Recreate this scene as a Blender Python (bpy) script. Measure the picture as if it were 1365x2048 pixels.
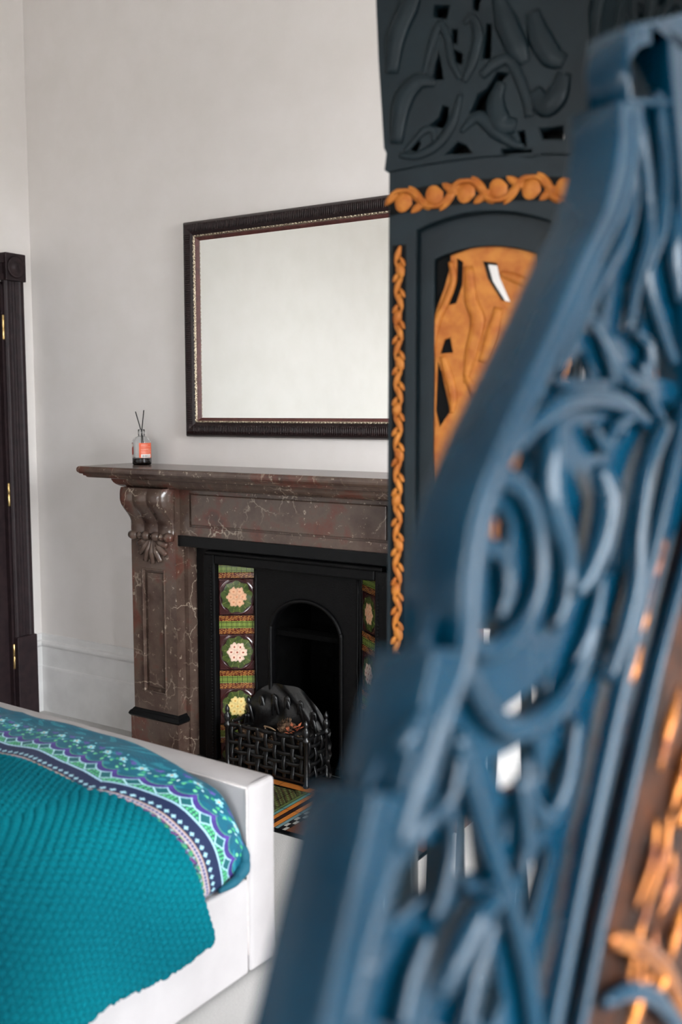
import bpy, bmesh, math, random
import numpy as np
from mathutils import Matrix, Vector
random.seed(7); RNG = np.random.default_rng(11)
SC = bpy.context.scene
COL = SC.collection
for _o in list(bpy.data.objects): bpy.data.objects.remove(_o)

# ------------------------------------------------------------------ camera
YAW, PITCH, FPX = math.radians(32.8), math.radians(5.76), 1980.0
CAM = np.array([0.0, -3.2, 1.45])
FW = np.array([-math.sin(YAW)*math.cos(PITCH), math.cos(YAW)*math.cos(PITCH), -math.sin(PITCH)])
RT = np.array([math.cos(YAW), math.sin(YAW), 0.0])
DN = np.cross(FW, RT)
cd = bpy.data.cameras.new('camera'); cam = bpy.data.objects.new('camera', cd); COL.objects.link(cam)
cd.sensor_fit = 'VERTICAL'; cd.sensor_height = 36; cd.sensor_width = 24; cd.lens = FPX/2048*36
cd.clip_start = 0.02; cd.clip_end = 60
cam.matrix_world = Matrix(((RT[0], -DN[0], -FW[0], CAM[0]), (RT[1], -DN[1], -FW[1], CAM[1]),
                           (RT[2], -DN[2], -FW[2], CAM[2]), (0, 0, 0, 1)))
cd.dof.use_dof = True; cd.dof.focus_distance = 3.7; cd.dof.aperture_fstop = 2.0
SC.camera = cam

# ------------------------------------------------------------------ light
W = bpy.data.worlds.new('world'); SC.world = W; W.use_nodes = True
_t = W.node_tree; _tc = _t.nodes.new('ShaderNodeTexCoord'); _sp = _t.nodes.new('ShaderNodeSeparateXYZ'); _rp = _t.nodes.new('ShaderNodeValToRGB')
_mr = _t.nodes.new('ShaderNodeMapRange'); _mr.inputs[1].default_value = -1; _mr.inputs[2].default_value = 1
_t.links.new(_tc.outputs['Generated'], _sp.inputs[0]); _t.links.new(_sp.outputs[2], _mr.inputs[0]); _t.links.new(_mr.outputs[0], _rp.inputs[0])
_e = _rp.color_ramp.elements                      # overcast sky above a darker garden
_e[0].position = .485; _e[0].color = (.17, .168, .16, 1); _e[1].position = .515; _e[1].color = (.93, .965, 1.0, 1)
_t.links.new(_rp.outputs[0], _t.nodes['Background'].inputs[0]); _t.nodes['Background'].inputs[1].default_value = 15
WIN = [(-3.75, -2.5), (-2.2, -.95)]               # windows in the wall on the right (y ranges)
FILL_WIN = (-.75, -.25)                              # x range of an added, unseen window behind the camera, for fill light
WZ0, WZ1, XR = 0.35, 2.75, 2.05
for i in range(3):                                # sky portals in the window openings
    a, b = (WIN+[FILL_WIN])[i]
    ld = bpy.data.lights.new('window_portal', 'AREA'); ld.shape = 'RECTANGLE'
    ld.size = b-a; ld.size_y = WZ1-WZ0; ld.cycles.is_portal = True
    lo = bpy.data.objects.new('window_portal', ld); COL.objects.link(lo)
    lo.location = (XR+0.2, (a+b)/2, (WZ0+WZ1)/2) if i < 2 else ((a+b)/2, -5.4-.2, (WZ0+WZ1)/2)
    lo.rotation_euler = (math.radians(90), 0, math.radians(90 if i < 2 else 0))
vs = SC.view_settings
vs.view_transform = 'Standard'; vs.look = 'None'; vs.gamma = 1; vs.use_curve_mapping = False
vs.exposure = 1.28
SC.cycles.use_denoising = True
SC.cycles.max_bounces = 7; SC.cycles.diffuse_bounces = 4; SC.cycles.glossy_bounces = 3; SC.cycles.use_adaptive_sampling = True; SC.cycles.adaptive_threshold = .05; SC.cycles.caustics_reflective = False; SC.cycles.caustics_refractive = False; SC.cycles.blur_glossy = .5; SC.cycles.sample_clamp_indirect = 6

# ------------------------------------------------------------------ helpers
def lin(r, g, b):
    f = lambda c: (c/12.92 if c <= .04045 else ((c+.055)/1.055)**2.4)
    return (f(r/255), f(g/255), f(b/255), 1)
def lin3(*c): return np.array(lin(*c)[:3])

def material(name, col, rough=.5, metal=0, coat=0, build=None, spec=None, ior=None):
    m = bpy.data.materials.new(name); m.use_nodes = True
    p = m.node_tree.nodes['Principled BSDF']
    p.inputs['Base Color'].default_value = col; p.inputs['Roughness'].default_value = rough
    p.inputs['Metallic'].default_value = metal; p.inputs['Coat Weight'].default_value = coat
    if spec is not None: p.inputs['Specular IOR Level'].default_value = spec
    if build: build(m.node_tree, p)
    return m
def nd(t, kind, **kw):
    n = t.nodes.new(kind)
    for k, v in kw.items():
        if k in n.inputs: n.inputs[k].default_value = v
        else: setattr(n, k, v)
    return n
def noise(t, scale, detail=4, rough=.55, co='Object', vec=None):
    n = nd(t, 'ShaderNodeTexNoise', Scale=scale, Detail=detail, Roughness=rough)
    if vec is None:
        tc = nd(t, 'ShaderNodeTexCoord'); vec = tc.outputs[co]
    t.links.new(vec, n.inputs['Vector']); return n
def ramp(t, src, stops):
    r = nd(t, 'ShaderNodeValToRGB'); t.links.new(src, r.inputs[0]); e = r.color_ramp.elements
    while len(e) < len(stops): e.new(.5)
    for i, (p, c) in enumerate(stops): e[i].position = p; e[i].color = c
    return r
def bump(t, p, src, strength=.2, dist=.01):
    b = nd(t, 'ShaderNodeBump', Strength=strength, Distance=dist)
    t.links.new(src, b.inputs['Height']); t.links.new(b.outputs[0], p.inputs['Normal'])
def speck(scale, c0, c1, bs=.15, bd=.004, lo=.35, hi=.65, bscale=None):
    def f(t, p):
        n = noise(t, scale); r = ramp(t, n.outputs[0], [(lo, c0), (hi, c1)])
        t.links.new(r.outputs[0], p.inputs['Base Color'])
        n2 = noise(t, bscale or scale*3, 3); bump(t, p, n2.outputs[0], bs, bd)
    return f
def vcol(rough_src=None, bs=0, bscale=200):
    def f(t, p):
        a = nd(t, 'ShaderNodeAttribute', attribute_name='Col'); t.links.new(a.outputs['Color'], p.inputs['Base Color'])
        if bs:
            n = noise(t, bscale, 3); bump(t, p, n.outputs[0], bs, .003)
    return f

M = {}
M['wall'] = material('painted_plaster', lin(232, 227, 223), .75, build=speck(6, lin(230, 225, 221), lin(234, 229, 226), .05, .003, bscale=90))
M['ceil'] = material('ceiling_paint', lin(236, 235, 232), .8, build=speck(5, lin(234, 233, 230), lin(238, 237, 235), .05, .003))
M['trim'] = material('white_gloss_trim', lin(229, 228, 227), .4, build=speck(12, lin(224, 223, 222), lin(232, 231, 230), .05, .003))
M['carpet'] = material('grey_carpet', lin(214, 212, 209), .95, build=speck(420, lin(186, 184, 182), lin(234, 232, 229), .6, .006))
M['door'] = material('dark_stained_wood', lin(36, 26, 28), .48, spec=.25, build=speck(30, lin(34, 25, 28), lin(47, 34, 36), .1, .002))
M['brass'] = material('brass', lin(196, 164, 110), .3, 1, build=speck(80, lin(176, 144, 92), lin(214, 186, 132), .05, .001))
def marble_nodes(t, p):
    tc = nd(t, 'ShaderNodeTexCoord')
    n1 = noise(t, 5.5, 6, .6, vec=tc.outputs['Object'])
    base = ramp(t, n1.outputs[0], [(.28, lin(58, 40, 35)), (.43, lin(82, 65, 57)), (.53, lin(93, 77, 68)), (.62, lin(98, 62, 52)), (.75, lin(62, 54, 49))])
    warp = noise(t, 3, 5, .65, vec=tc.outputs['Object'])
    mx = nd(t, 'ShaderNodeMix', data_type='RGBA', blend_type='LINEAR_LIGHT'); mx.inputs[0].default_value = .12
    t.links.new(tc.outputs['Object'], mx.inputs[6]); t.links.new(warp.outputs['Color'], mx.inputs[7])
    v = nd(t, 'ShaderNodeTexVoronoi', feature='DISTANCE_TO_EDGE', Scale=9.0); t.links.new(mx.outputs[2], v.inputs['Vector'])
    vein = ramp(t, v.outputs['Distance'], [(.0, (1, 1, 1, 1)), (.012, (.5, .5, .5, 1)), (.03, (0, 0, 0, 1))])
    gate = noise(t, 4.2, 3, .5, vec=tc.outputs['Object'])
    gr = ramp(t, gate.outputs[0], [(.5, (0, 0, 0, 1)), (.64, (1, 1, 1, 1))])
    mul = nd(t, 'ShaderNodeMath', operation='MULTIPLY'); t.links.new(vein.outputs[0], mul.inputs[0]); t.links.new(gr.outputs[0], mul.inputs[1])
    fl = noise(t, 42, 4, .7, vec=tc.outputs['Object'])
    fr = ramp(t, fl.outputs[0], [(.62, (0, 0, 0, 1)), (.70, (.8, .8, .8, 1))])
    mxm = nd(t, 'ShaderNodeMath', operation='MAXIMUM'); t.links.new(mul.outputs[0], mxm.inputs[0]); t.links.new(fr.outputs[0], mxm.inputs[1])
    out = nd(t, 'ShaderNodeMix', data_type='RGBA'); t.links.new(mxm.outputs[0], out.inputs[0])
    t.links.new(base.outputs[0], out.inputs[6]); out.inputs[7].default_value = lin(176, 160, 142)
    t.links.new(out.outputs[2], p.inputs['Base Color'])
    b = noise(t, 60, 3, vec=tc.outputs['Object']); bump(t, p, b.outputs[0], .06, .002)
M['marble'] = material('brown_marble', lin(80, 64, 58), .2, build=marble_nodes)
M['slate'] = material('black_slate', lin(9, 10, 11), .4, spec=.25, build=speck(40, lin(7, 8, 9), lin(12, 13, 14), .1, .002))
M['iron'] = material('black_cast_iron', lin(6, 6, 7), .45, .0, spec=.22, build=speck(70, lin(4, 4, 5), lin(9, 9, 10), .25, .003))
M['iron_basket'] = material('glossy_cast_iron', lin(13, 13, 14), .3, .0, spec=.6, build=speck(70, lin(9, 9, 10), lin(19, 19, 20), .25, .003))  # lighter, glossier copy of the iron to lift the basket's highlights
M['soot'] = material('sooty_firebrick', lin(4, 4, 4), .95, spec=.1, build=speck(30, lin(2, 2, 2), lin(6, 6, 6), .3, .006))
M['tile'] = material('glazed_tile', lin(90, 40, 30), .14, coat=.6, build=vcol())
M['hearth_tile'] = material('hearth_tile_glaze', lin(90, 60, 40), .4, build=vcol(bs=.15, bscale=120))
M['frame'] = material('dark_mahogany_frame', lin(34, 20, 21), .38, spec=.35, build=speck(60, lin(28, 16, 18), lin(42, 25, 25), .1, .002))
M['slip'] = material('reddish_inner_slip', lin(92, 52, 48), .4, build=speck(50, lin(80, 45, 42), lin(104, 60, 55), .08, .002))
M['gilt'] = material('worn_gilt', lin(206, 188, 156), .3, .6, build=speck(260, lin(90, 66, 50), lin(236, 222, 196), .3, .002, .4, .6))
M['mirror'] = material('mirror_silver', (.87, .895, .865, 1), .0, 1, build=speck(3, (.87, .895, .865, 1), (.88, .90, .875, 1), 0, 0))
M['white_pu'] = material('white_leatherette', lin(188, 184, 185), .5, build=speck(9, lin(185, 181, 182), lin(191, 187, 188), .22, .012, bscale=11))
M['piping'] = material('greige_piping', lin(206, 198, 196), .6, build=speck(60, lin(196, 189, 187), lin(216, 208, 206), .1, .002))
M['mattress'] = material('mattress_ticking', lin(222, 220, 215), .9, build=speck(60, lin(216, 214, 209), lin(228, 226, 221), .1, .002))
M['duvet'] = material('printed_teal_duvet', lin(20, 110, 130), .6, spec=.25, build=vcol(bs=.12, bscale=160))
M['duvet'].node_tree.nodes['Principled BSDF'].inputs['Sheen Weight'].default_value = .06
def throw_nodes(t, p):
    a = nd(t, 'ShaderNodeAttribute', attribute_name='Col'); t.links.new(a.outputs['Color'], p.inputs['Base Color'])
    n = noise(t, 500, 3); bump(t, p, n.outputs[0], .5, .004)
M['throw'] = material('teal_waffle_fleece', lin(14, 110, 125), .85, spec=.08, build=throw_nodes)
M['throw'].node_tree.nodes['Principled BSDF'].inputs['Sheen Weight'].default_value = .1
M['throw'].node_tree.nodes['Principled BSDF'].inputs['Sheen Tint'].default_value = lin(70, 190, 205)
M['blue'] = material('blue_lacquered_wood', lin(0, 38, 56), .2, spec=.26, build=speck(9, lin(0, 34, 51), lin(2, 43, 62), .12, .004, bscale=50))
M['teal_dark'] = material('dark_teal_painted_wood', lin(11, 25, 31), .45, spec=.25, build=speck(9, lin(9, 22, 28), lin(14, 29, 35), .12, .004, bscale=60))
M['black_band'] = material('black_ground_and_shade', lin(5, 6, 6), .6, spec=.12, build=speck(40, lin(4, 4, 5), lin(7, 8, 8), .1, .002))  # ground under the gold bands; also the shade sheets behind carved openings
M['gold'] = material('ochre_gold_paint', lin(172, 100, 34), .5, .1, spec=.3, build=speck(26, lin(156, 84, 26), lin(184, 116, 46), .25, .004, bscale=80))
M['brown'] = material('bronze_brown_ground', lin(44, 22, 10), .5, 0, spec=.15, build=speck(22, lin(26, 12, 6), lin(60, 31, 14), .3, .005, bscale=60))
M['gold_leaf'] = material('polished_gold_leaf', lin(150, 84, 30), .26, .7, build=speck(22, lin(74, 32, 14), lin(170, 104, 40), .3, .005, bscale=60))
def glass_nodes(t, p): p.inputs['Transmission Weight'].default_value = 1; p.inputs['IOR'].default_value = 1.45; speck(30, (1, 1, 1, 1), (.97, .98, .99, 1), 0, 0)(t, p)
M['glass'] = material('clear_glass', (1, 1, 1, 1), .02, build=glass_nodes)
def pane_nodes(t, p):
    tr = nd(t, 'ShaderNodeBsdfTransparent'); gl = nd(t, 'ShaderNodeBsdfGlossy', Roughness=.02); mx = nd(t, 'ShaderNodeMixShader')
    mx.inputs[0].default_value = .06
    t.links.new(tr.outputs[0], mx.inputs[1]); t.links.new(gl.outputs[0], mx.inputs[2])
    t.links.new(mx.outputs[0], t.nodes['Material Output'].inputs[0])
M['pane'] = material('window_glass', (1, 1, 1, 1), .02, build=pane_nodes)
M['oil'] = material('dark_diffuser_oil', lin(58, 26, 24), .1, build=speck(30, lin(52, 22, 21), lin(64, 30, 27), 0, 0))
M['label'] = material('orange_label', lin(232, 104, 76), .5, build=vcol())
M['reed'] = material('black_reed', lin(26, 24, 24), .7, build=speck(90, lin(20, 19, 19), lin(34, 31, 31), .1, .001))
M['cone'] = material('pine_cone', lin(104, 78, 58), .8, build=speck(60, lin(70, 50, 38), lin(140, 110, 84), .2, .003))
M['twig'] = material('dry_twig', lin(150, 122, 92), .8, build=speck(60, lin(120, 94, 70), lin(172, 144, 110), .2, .003))
M['leaf'] = material('dry_orange_leaf', lin(170, 86, 52), .7, build=speck(60, lin(140, 62, 40), lin(192, 112, 74), .2, .003))
M['coal'] = material('coal', lin(16, 16, 17), .35, build=speck(50, lin(10, 10, 11), lin(28, 28, 29), .4, .006))

def tag(o, label=None, cat=None, group=None, kind=None):
    if label: o['label'] = label
    if cat: o['category'] = cat
    if group: o['group'] = group
    if kind: o['kind'] = kind
    return o
def empty(name, loc=(0, 0, 0), rz=0, mw=None):
    o = bpy.data.objects.new(name, None); COL.objects.link(o); o.empty_display_size = .1
    if mw is not None: o.matrix_world = mw
    else: o.location = loc; o.rotation_euler = (0, 0, rz)
    return o
def obj(name, verts, faces, mat, parent=None, smooth=False, cols=None):
    me = bpy.data.meshes.new(name); me.from_pydata([tuple(v) for v in verts], [], [tuple(f) for f in faces])
    me.materials.append(M[mat]); me.update()
    if smooth: me.shade_smooth()
    if cols is not None:
        ca = me.color_attributes.new('Col', 'FLOAT_COLOR', 'POINT')
        c4 = np.ones((len(verts), 4), np.float32); c4[:, :3] = cols
        ca.data.foreach_set('color', c4.ravel())
    o = bpy.data.objects.new(name, me); COL.objects.link(o); o.parent = parent
    return o
def from_bm(name, bm, mat, parent=None, smooth=False):
    bmesh.ops.recalc_face_normals(bm, faces=bm.faces[:])
    me = bpy.data.meshes.new(name); bm.to_mesh(me); bm.free(); me.materials.append(M[mat])
    if smooth: me.shade_smooth()
    o = bpy.data.objects.new(name, me); COL.objects.link(o); o.parent = parent
    return o
def bbox(bm, x0, x1, y0, y1, z0, z1, bev=0, seg=2):
    r = bmesh.ops.create_cube(bm, size=1); v = r['verts']
    for q in v: q.co = Vector(((x0+x1)/2+q.co.x*(x1-x0), (y0+y1)/2+q.co.y*(y1-y0), (z0+z1)/2+q.co.z*(z1-z0)))
    if bev:
        e = list({e for q in v for e in q.link_edges})
        bmesh.ops.bevel(bm, geom=e, offset=bev, segments=seg, profile=.5, affect='EDGES')
def box(name, x0, x1, y0, y1, z0, z1, mat, parent=None, bev=0, seg=2):
    bm = bmesh.new(); bbox(bm, x0, x1, y0, y1, z0, z1, bev, seg); return from_bm(name, bm, mat, parent)
def prism_x(name, prof, x0, x1, mat, parent=None, smooth=False):
    """profile of (y, z) points swept along x"""
    n = len(prof); v = [(x0, a, b) for a, b in prof]+[(x1, a, b) for a, b in prof]
    f = [(i, (i+1) % n, n+(i+1) % n, n+i) for i in range(n)]+[tuple(range(n))[::-1], tuple(range(n, 2*n))]
    o = obj(name, v, f, mat, parent, smooth)
    bm = bmesh.new(); bm.from_mesh(o.data); bmesh.ops.recalc_face_normals(bm, faces=bm.faces[:]); bm.to_mesh(o.data); bm.free()
    return o
def smooth_path(pts, rad, n=6):
    p = [np.array(q, float) for q in pts]; out = []; rr = []
    P = [2*p[0]-p[1]]+p+[2*p[-1]-p[-2]]; Rr = [rad[0]]+list(rad)+[rad[-1]]
    for i in range(1, len(P)-2):
        for k in range(n):
            t = k/n; a, b, c, d = P[i-1:i+3]
            out.append(.5*((2*b)+(-a+c)*t+(2*a-5*b+4*c-d)*t*t+(-a+3*b-3*c+d)*t**3)); rr.append(Rr[i]*(1-t)+Rr[i+1]*t)
    out.append(P[-2]); rr.append(Rr[-2]); return out, rr
def tube_mesh(pts, rad, sides=8, up=(0, 0, 1), flat=1.0, closed=False, smooth=True, n=6, aux=None):
    """tube along a path; cross-section squashed by flat along 'up'"""
    if smooth: pts, rad = smooth_path(pts, rad, n)
    pts = [np.array(q, float) for q in pts]; up = np.array(up, float); V = []; F = []; N = len(pts)
    for i, q in enumerate(pts):
        a = pts[max(i-1, 0)] if not closed else pts[i-1]; b = pts[min(i+1, N-1)] if not closed else pts[(i+1) % N]
        t = b-a; t /= np.linalg.norm(t)+1e-12
        s = np.cross(t, up)
        if np.linalg.norm(s) < 1e-4: s = np.cross(t, (1, .1, 0))
        s /= np.linalg.norm(s); w = np.cross(s, t)
        for k in range(sides):
            an = 2*math.pi*k/sides; V.append(q+rad[i]*(math.cos(an)*s+flat*math.sin(an)*w))
    m = N if closed else N-1
    for i in range(m):
        j = (i+1) % N
        for k in range(sides): F.append((i*sides+k, i*sides+(k+1) % sides, j*sides+(k+1) % sides, j*sides+k))
    if not closed: F.append(tuple(range(sides))[::-1]); F.append(tuple((N-1)*sides+k for k in range(sides)))
    return V, F
def tube(name, pts, rad, mat, parent=None, **kw):
    if not hasattr(rad, '__len__'): rad = [rad]*len(pts)
    V, F = tube_mesh(pts, rad, **kw); return obj(name, V, F, mat, parent, True)
def lathe(name, prof, mat, parent=None, seg=24, c=(0, 0, 0), cap=True):
    V = []; F = []
    for r, z in prof:
        for k in range(seg): a = 2*math.pi*k/seg; V.append((c[0]+r*math.cos(a), c[1]+r*math.sin(a), c[2]+z))
    for i in range(len(prof)-1):
        for k in range(seg): F.append((i*seg+k, i*seg+(k+1) % seg, (i+1)*seg+(k+1) % seg, (i+1)*seg+k))
    if cap: F.append(tuple(range(seg))[::-1]); F.append(tuple((len(prof)-1)*seg+k for k in range(seg)))
    return obj(name, V, F, mat, parent, True)
def grid(name, X, Y, Z, mat, parent=None, cols=None, smooth=True):
    h, w = X.shape; V = np.stack([X.ravel(), Y.ravel(), Z.ravel()], 1)
    i = (np.arange(h-1)[:, None]*w+np.arange(w-1)[None]).ravel()
    F = np.stack([i, i+1, i+w+1, i+w], 1)
    me = bpy.data.meshes.new(name); me.vertices.add(len(V)); me.vertices.foreach_set('co', V.astype(np.float32).ravel())
    me.loops.add(F.size); me.loops.foreach_set('vertex_index', F.astype(np.int32).ravel())
    me.polygons.add(len(F)); me.polygons.foreach_set('loop_start', np.arange(0, F.size, 4, dtype=np.int32))
    me.update(calc_edges=True); me.materials.append(M[mat])
    if smooth: me.shade_smooth()
    if cols is not None:
        ca = me.color_attributes.new('Col', 'FLOAT_COLOR', 'POINT'); c4 = np.ones((len(V), 4), np.float32)
        c4[:, :3] = cols.reshape(-1, 3); ca.data.foreach_set('color', c4.ravel())
    o = bpy.data.objects.new(name, me); COL.objects.link(o); o.parent = parent; return o
def plate(name, outline, holes, w0, w1, mat, parent=None, bev=0.0):
    """flat board with holes: outline in local (u, v); spans w0..w1 along the local normal; local axes x=u, y=w, z=v"""
    cu = bpy.data.curves.new('tmp', 'CURVE'); cu.dimensions = '2D'; cu.fill_mode = 'BOTH'
    cu.extrude = abs(w1-w0)/2-bev; cu.bevel_depth = bev; cu.bevel_resolution = 1
    if bev: cu.offset = -bev
    for poly in [outline]+list(holes):
        s = cu.splines.new('POLY'); s.points.add(len(poly)-1); s.use_cyclic_u = True
        for p, q in zip(s.points, poly): p.co = (q[0], q[1], 0, 1)
    t = bpy.data.objects.new('tmp', cu); COL.objects.link(t)
    me = bpy.data.meshes.new_from_object(t.evaluated_get(bpy.context.evaluated_depsgraph_get()))
    bpy.data.objects.remove(t); bpy.data.curves.remove(cu)
    n = len(me.vertices); co = np.zeros(n*3, np.float32); me.vertices.foreach_get('co', co); co = co.reshape(-1, 3)
    new = np.stack([co[:, 0], (w0+w1)/2-co[:, 2], co[:, 1]], 1); me.vertices.foreach_set('co', new.astype(np.float32).ravel())
    me.name = name; me.materials.clear(); me.materials.append(M[mat])
    bm = bmesh.new(); bm.from_mesh(me); bmesh.ops.remove_doubles(bm, verts=bm.verts[:], dist=1e-6)
    bmesh.ops.recalc_face_normals(bm, faces=bm.faces[:]); bm.to_mesh(me); bm.free(); me.update()
    o = bpy.data.objects.new(name, me); COL.objects.link(o); o.parent = parent; return o
def ray(x, y): return RT*(x-682.5)/FPX+DN*(y-1024)/FPX+FW
def link_copy(src, parent):
    c = src.copy(); COL.objects.link(c); c.parent = parent; return c

# ------------------------------------------------------------------ room shell
XL, YF, ZC = -3.80, -5.4, 3.75
box('floor', XL-.15, XR+.3, YF-.3, .5, -.1, 0, 'carpet')
tag(bpy.data.objects['floor'], kind='structure', label='pale grey carpeted floor')
box('ceiling', XL-.15, XR+.3, YF-.3, .5, ZC, ZC+.1, 'ceil'); tag(bpy.data.objects['ceiling'], kind='structure')
def wall(name, boxes):
    bm = bmesh.new()
    for b in boxes: bbox(bm, *b)
    return tag(from_bm(name, bm, 'wall'), kind='structure')
FX0, FX1, FZ = -2.74, -1.70, .93       # hole in the wall behind the fire surround
wall('wall_back', [(XL-.12, FX0, 0, .12, 0, ZC), (FX1, XR+.12, 0, .12, 0, ZC), (FX0, FX1, 0, .12, FZ, ZC)])
DY0, DY1, DZ = -1.0, -.174, 2.04      # door opening in the left wall
wall('wall_left', [(XL-.12, XL, DY1, 0, 0, ZC), (XL-.12, XL, YF, DY0, 0, ZC), (XL-.12, XL, DY0, DY1, DZ, ZC)])
wall('wall_front', [(XL-.12, FILL_WIN[0], YF-.25, YF, 0, ZC), (FILL_WIN[1], XR+.12, YF-.25, YF, 0, ZC), (*FILL_WIN, YF-.25, YF, 0, WZ0), (*FILL_WIN, YF-.25, YF, WZ1, ZC)])
ys = [YF]+[q for a in WIN for q in a]+[0]
wall('wall_right', [(XR, XR+.25, ys[i], ys[i+1], 0, ZC) for i in (0, 2, 4)]+[(XR, XR+.25, a, b, 0, WZ0) for a, b in WIN]+[(XR, XR+.25, a, b, WZ1, ZC) for a, b in WIN])
for i, (a, b) in enumerate(WIN+[FILL_WIN]):
    w = empty('window_%d' % (i+1), (XR, (a+b)/2, WZ0)); tag(w, kind='structure')
    if i == 2: w.location = ((a+b)/2, YF, WZ0); w.rotation_euler = (0, 0, math.radians(-90))  # third window is added to fill light onto the lower back wall
    hw, h = (b-a)/2, WZ1-WZ0
    bm = bmesh.new()
    for q in ((-hw, -hw+.05, 0, h), (hw-.05, hw, 0, h), (-hw, hw, 0, .06), (-hw, hw, h-.05, h), (-hw, hw, h/2-.025, h/2+.025), (-.012, .012, 0, h)):
        bbox(bm, .03, .08, q[0], q[1], q[2], q[3])
    from_bm('window_frame', bm, 'trim', w)
    for yy in (-hw/2, hw/2):
        for zz in (h/4, 3*h/4): box('pane', .05, .054, yy-hw/2+.02, yy+hw/2-.02, zz-h/4+.03, zz+h/4-.03, 'pane', w)
    box('window_sill', -.08, .08, -hw-.05, hw+.05, -.03, .0, 'trim', w, .005)
# skirting: tall two-step board with a moulded top
SK = [(0, 0), (-.026, 0), (-.026, .215), (-.024, .222), (-.018, .226), (-.018, .318), (-.024, .322), (-.03, .33), (-.03, .338), (-.024, .346), (-.014, .35), (-.012, .368), (-.008, .378), (0, .38)]
def skirt_back(name, x0, x1):
    o = prism_x(name, SK, x0, x1, 'trim'); return tag(o, kind='structure')
skirt_back('baseboard_back', XL, -3.0); skirt_back('baseboard_back', -1.44, XR)
def skirt_y(name, x, sgn, y0, y1):
    n = len(SK); v = [(x-sgn*a, y0, z) for a, z in SK]+[(x-sgn*a, y1, z) for a, z in SK]
    f = [(i, (i+1) % n, n+(i+1) % n, n+i) for i in range(n)]+[tuple(range(n)), tuple(range(n, 2*n))[::-1]]
    return tag(obj(name, v, f, 'trim'), kind='structure')
skirt_y('baseboard_left', XL, 1, -.063, -.0005); skirt_y('baseboard_left', XL, 1, YF, -1.14)

# ------------------------------------------------------------------ door in the left wall
d = empty('door_1', (XL, (DY0+DY1)/2, 0)); tag(d, kind='structure', label='dark stained door with fluted architrave and brass hinges')
def dloc(y): return y-(DY0+DY1)/2
for s, (a, b) in (('r', (DY1, -.069)), ('l', (-1.133, DY0))):
    prof = [(0, a), (.02, a), (.026, a+.006), (.03, a+.012), (.024, a+.02)]
    k = a+.024
    for _ in range(3):
        prof += [(.024, k), (.018, k+.006), (.018, k+.009), (.024, k+.015)]; k += .016
    prof += [(.03, k+.004), (.034, k+.012), (.034, b-.01), (.028, b), (0, b)]
    n = len(prof); z0, z1 = .39, 2.05
    V = [(x, dloc(y), z0) for x, y in prof]+[(x, dloc(y), z1) for x, y in prof]
    F = [(i, (i+1) % n, n+(i+1) % n, n+i) for i in range(n)]+[tuple(range(n))[::-1], tuple(range(n, 2*n))]
    obj('architrave', V, F, 'door', d)
    box('plinth_block', 0, .042, dloc(a-.004 if s == 'r' else a-.006), dloc(b+.006 if s == 'r' else b+.004), 0, .392, 'door', d, .004)
    cb = box('corner_block', 0, .044, dloc(a-.004), dloc(b+.004), 2.048, 2.172, 'door', d, .003)
    r = lathe('rosette', [(.0, .0), (.046, .0), (.05, .004), (.046, .008), (.036, .004), (.02, .005), (.016, .010), (.006, .011)], 'door', cb, 28)
    r.rotation_euler = (0, math.radians(90), 0); r.location = (.043, dloc((a+b)/2), 2.11)
bm = bmesh.new()
for z0, z1, dx in ((2.048, 2.075, .026), (2.075, 2.125, .018), (2.125, 2.16, .034)): bbox(bm, 0, dx, dloc(DY0), dloc(DY1), z0, z1)
from_bm('architrave', bm, 'door', d)
bm = bmesh.new()
for y0, y1, z0, z1 in ((DY0-.002, DY0+.012, 0, DZ), (DY1-.012, DY1+.002, 0, DZ), (DY0, DY1, DZ-.012, DZ+.002)): bbox(bm, -.12, .012, dloc(y0), dloc(y1), z0, z1)
from_bm('door_lining', bm, 'door', d)
lf = box('door_leaf', -.055, -.012, dloc(DY0), dloc(DY1), .01, DZ, 'door', d, .002)
for zz0, zz1 in ((.25, .9), (1.1, 1.9)):
    for y0, y1 in ((DY0+.12, -.64), (-.56, DY1-.12)):
        bm = bmesh.new(); bbox(bm, -.014, -.006, dloc(y0), dloc(y1), zz0, zz1, .004); from_bm('door_panel', bm, 'door', lf)
for z0, z1 in ((1.78, 1.894), (1.013, 1.123), (.24, .361)):
    h = lathe('hinge', [(.0062, 0), (.0075, .004), (.0075, (z1-z0)/2-.002), (.0066, (z1-z0)/2), (.0075, (z1-z0)/2+.002), (.0075, z1-z0-.004), (.0045, z1-z0)], 'brass', d, 10)
    h.location = (.012, dloc(-.178), z0)
kn = lathe('door_knob', [(.025, 0), (.025, .006), (.01, .01), (.01, .03), (.024, .04), (.026, .055), (.015, .065), (.004, .067)], 'brass', d, 20)
kn.rotation_euler = (0, math.radians(90), 0); kn.location = (-.012, dloc(DY0+.07), 1.02)

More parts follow.
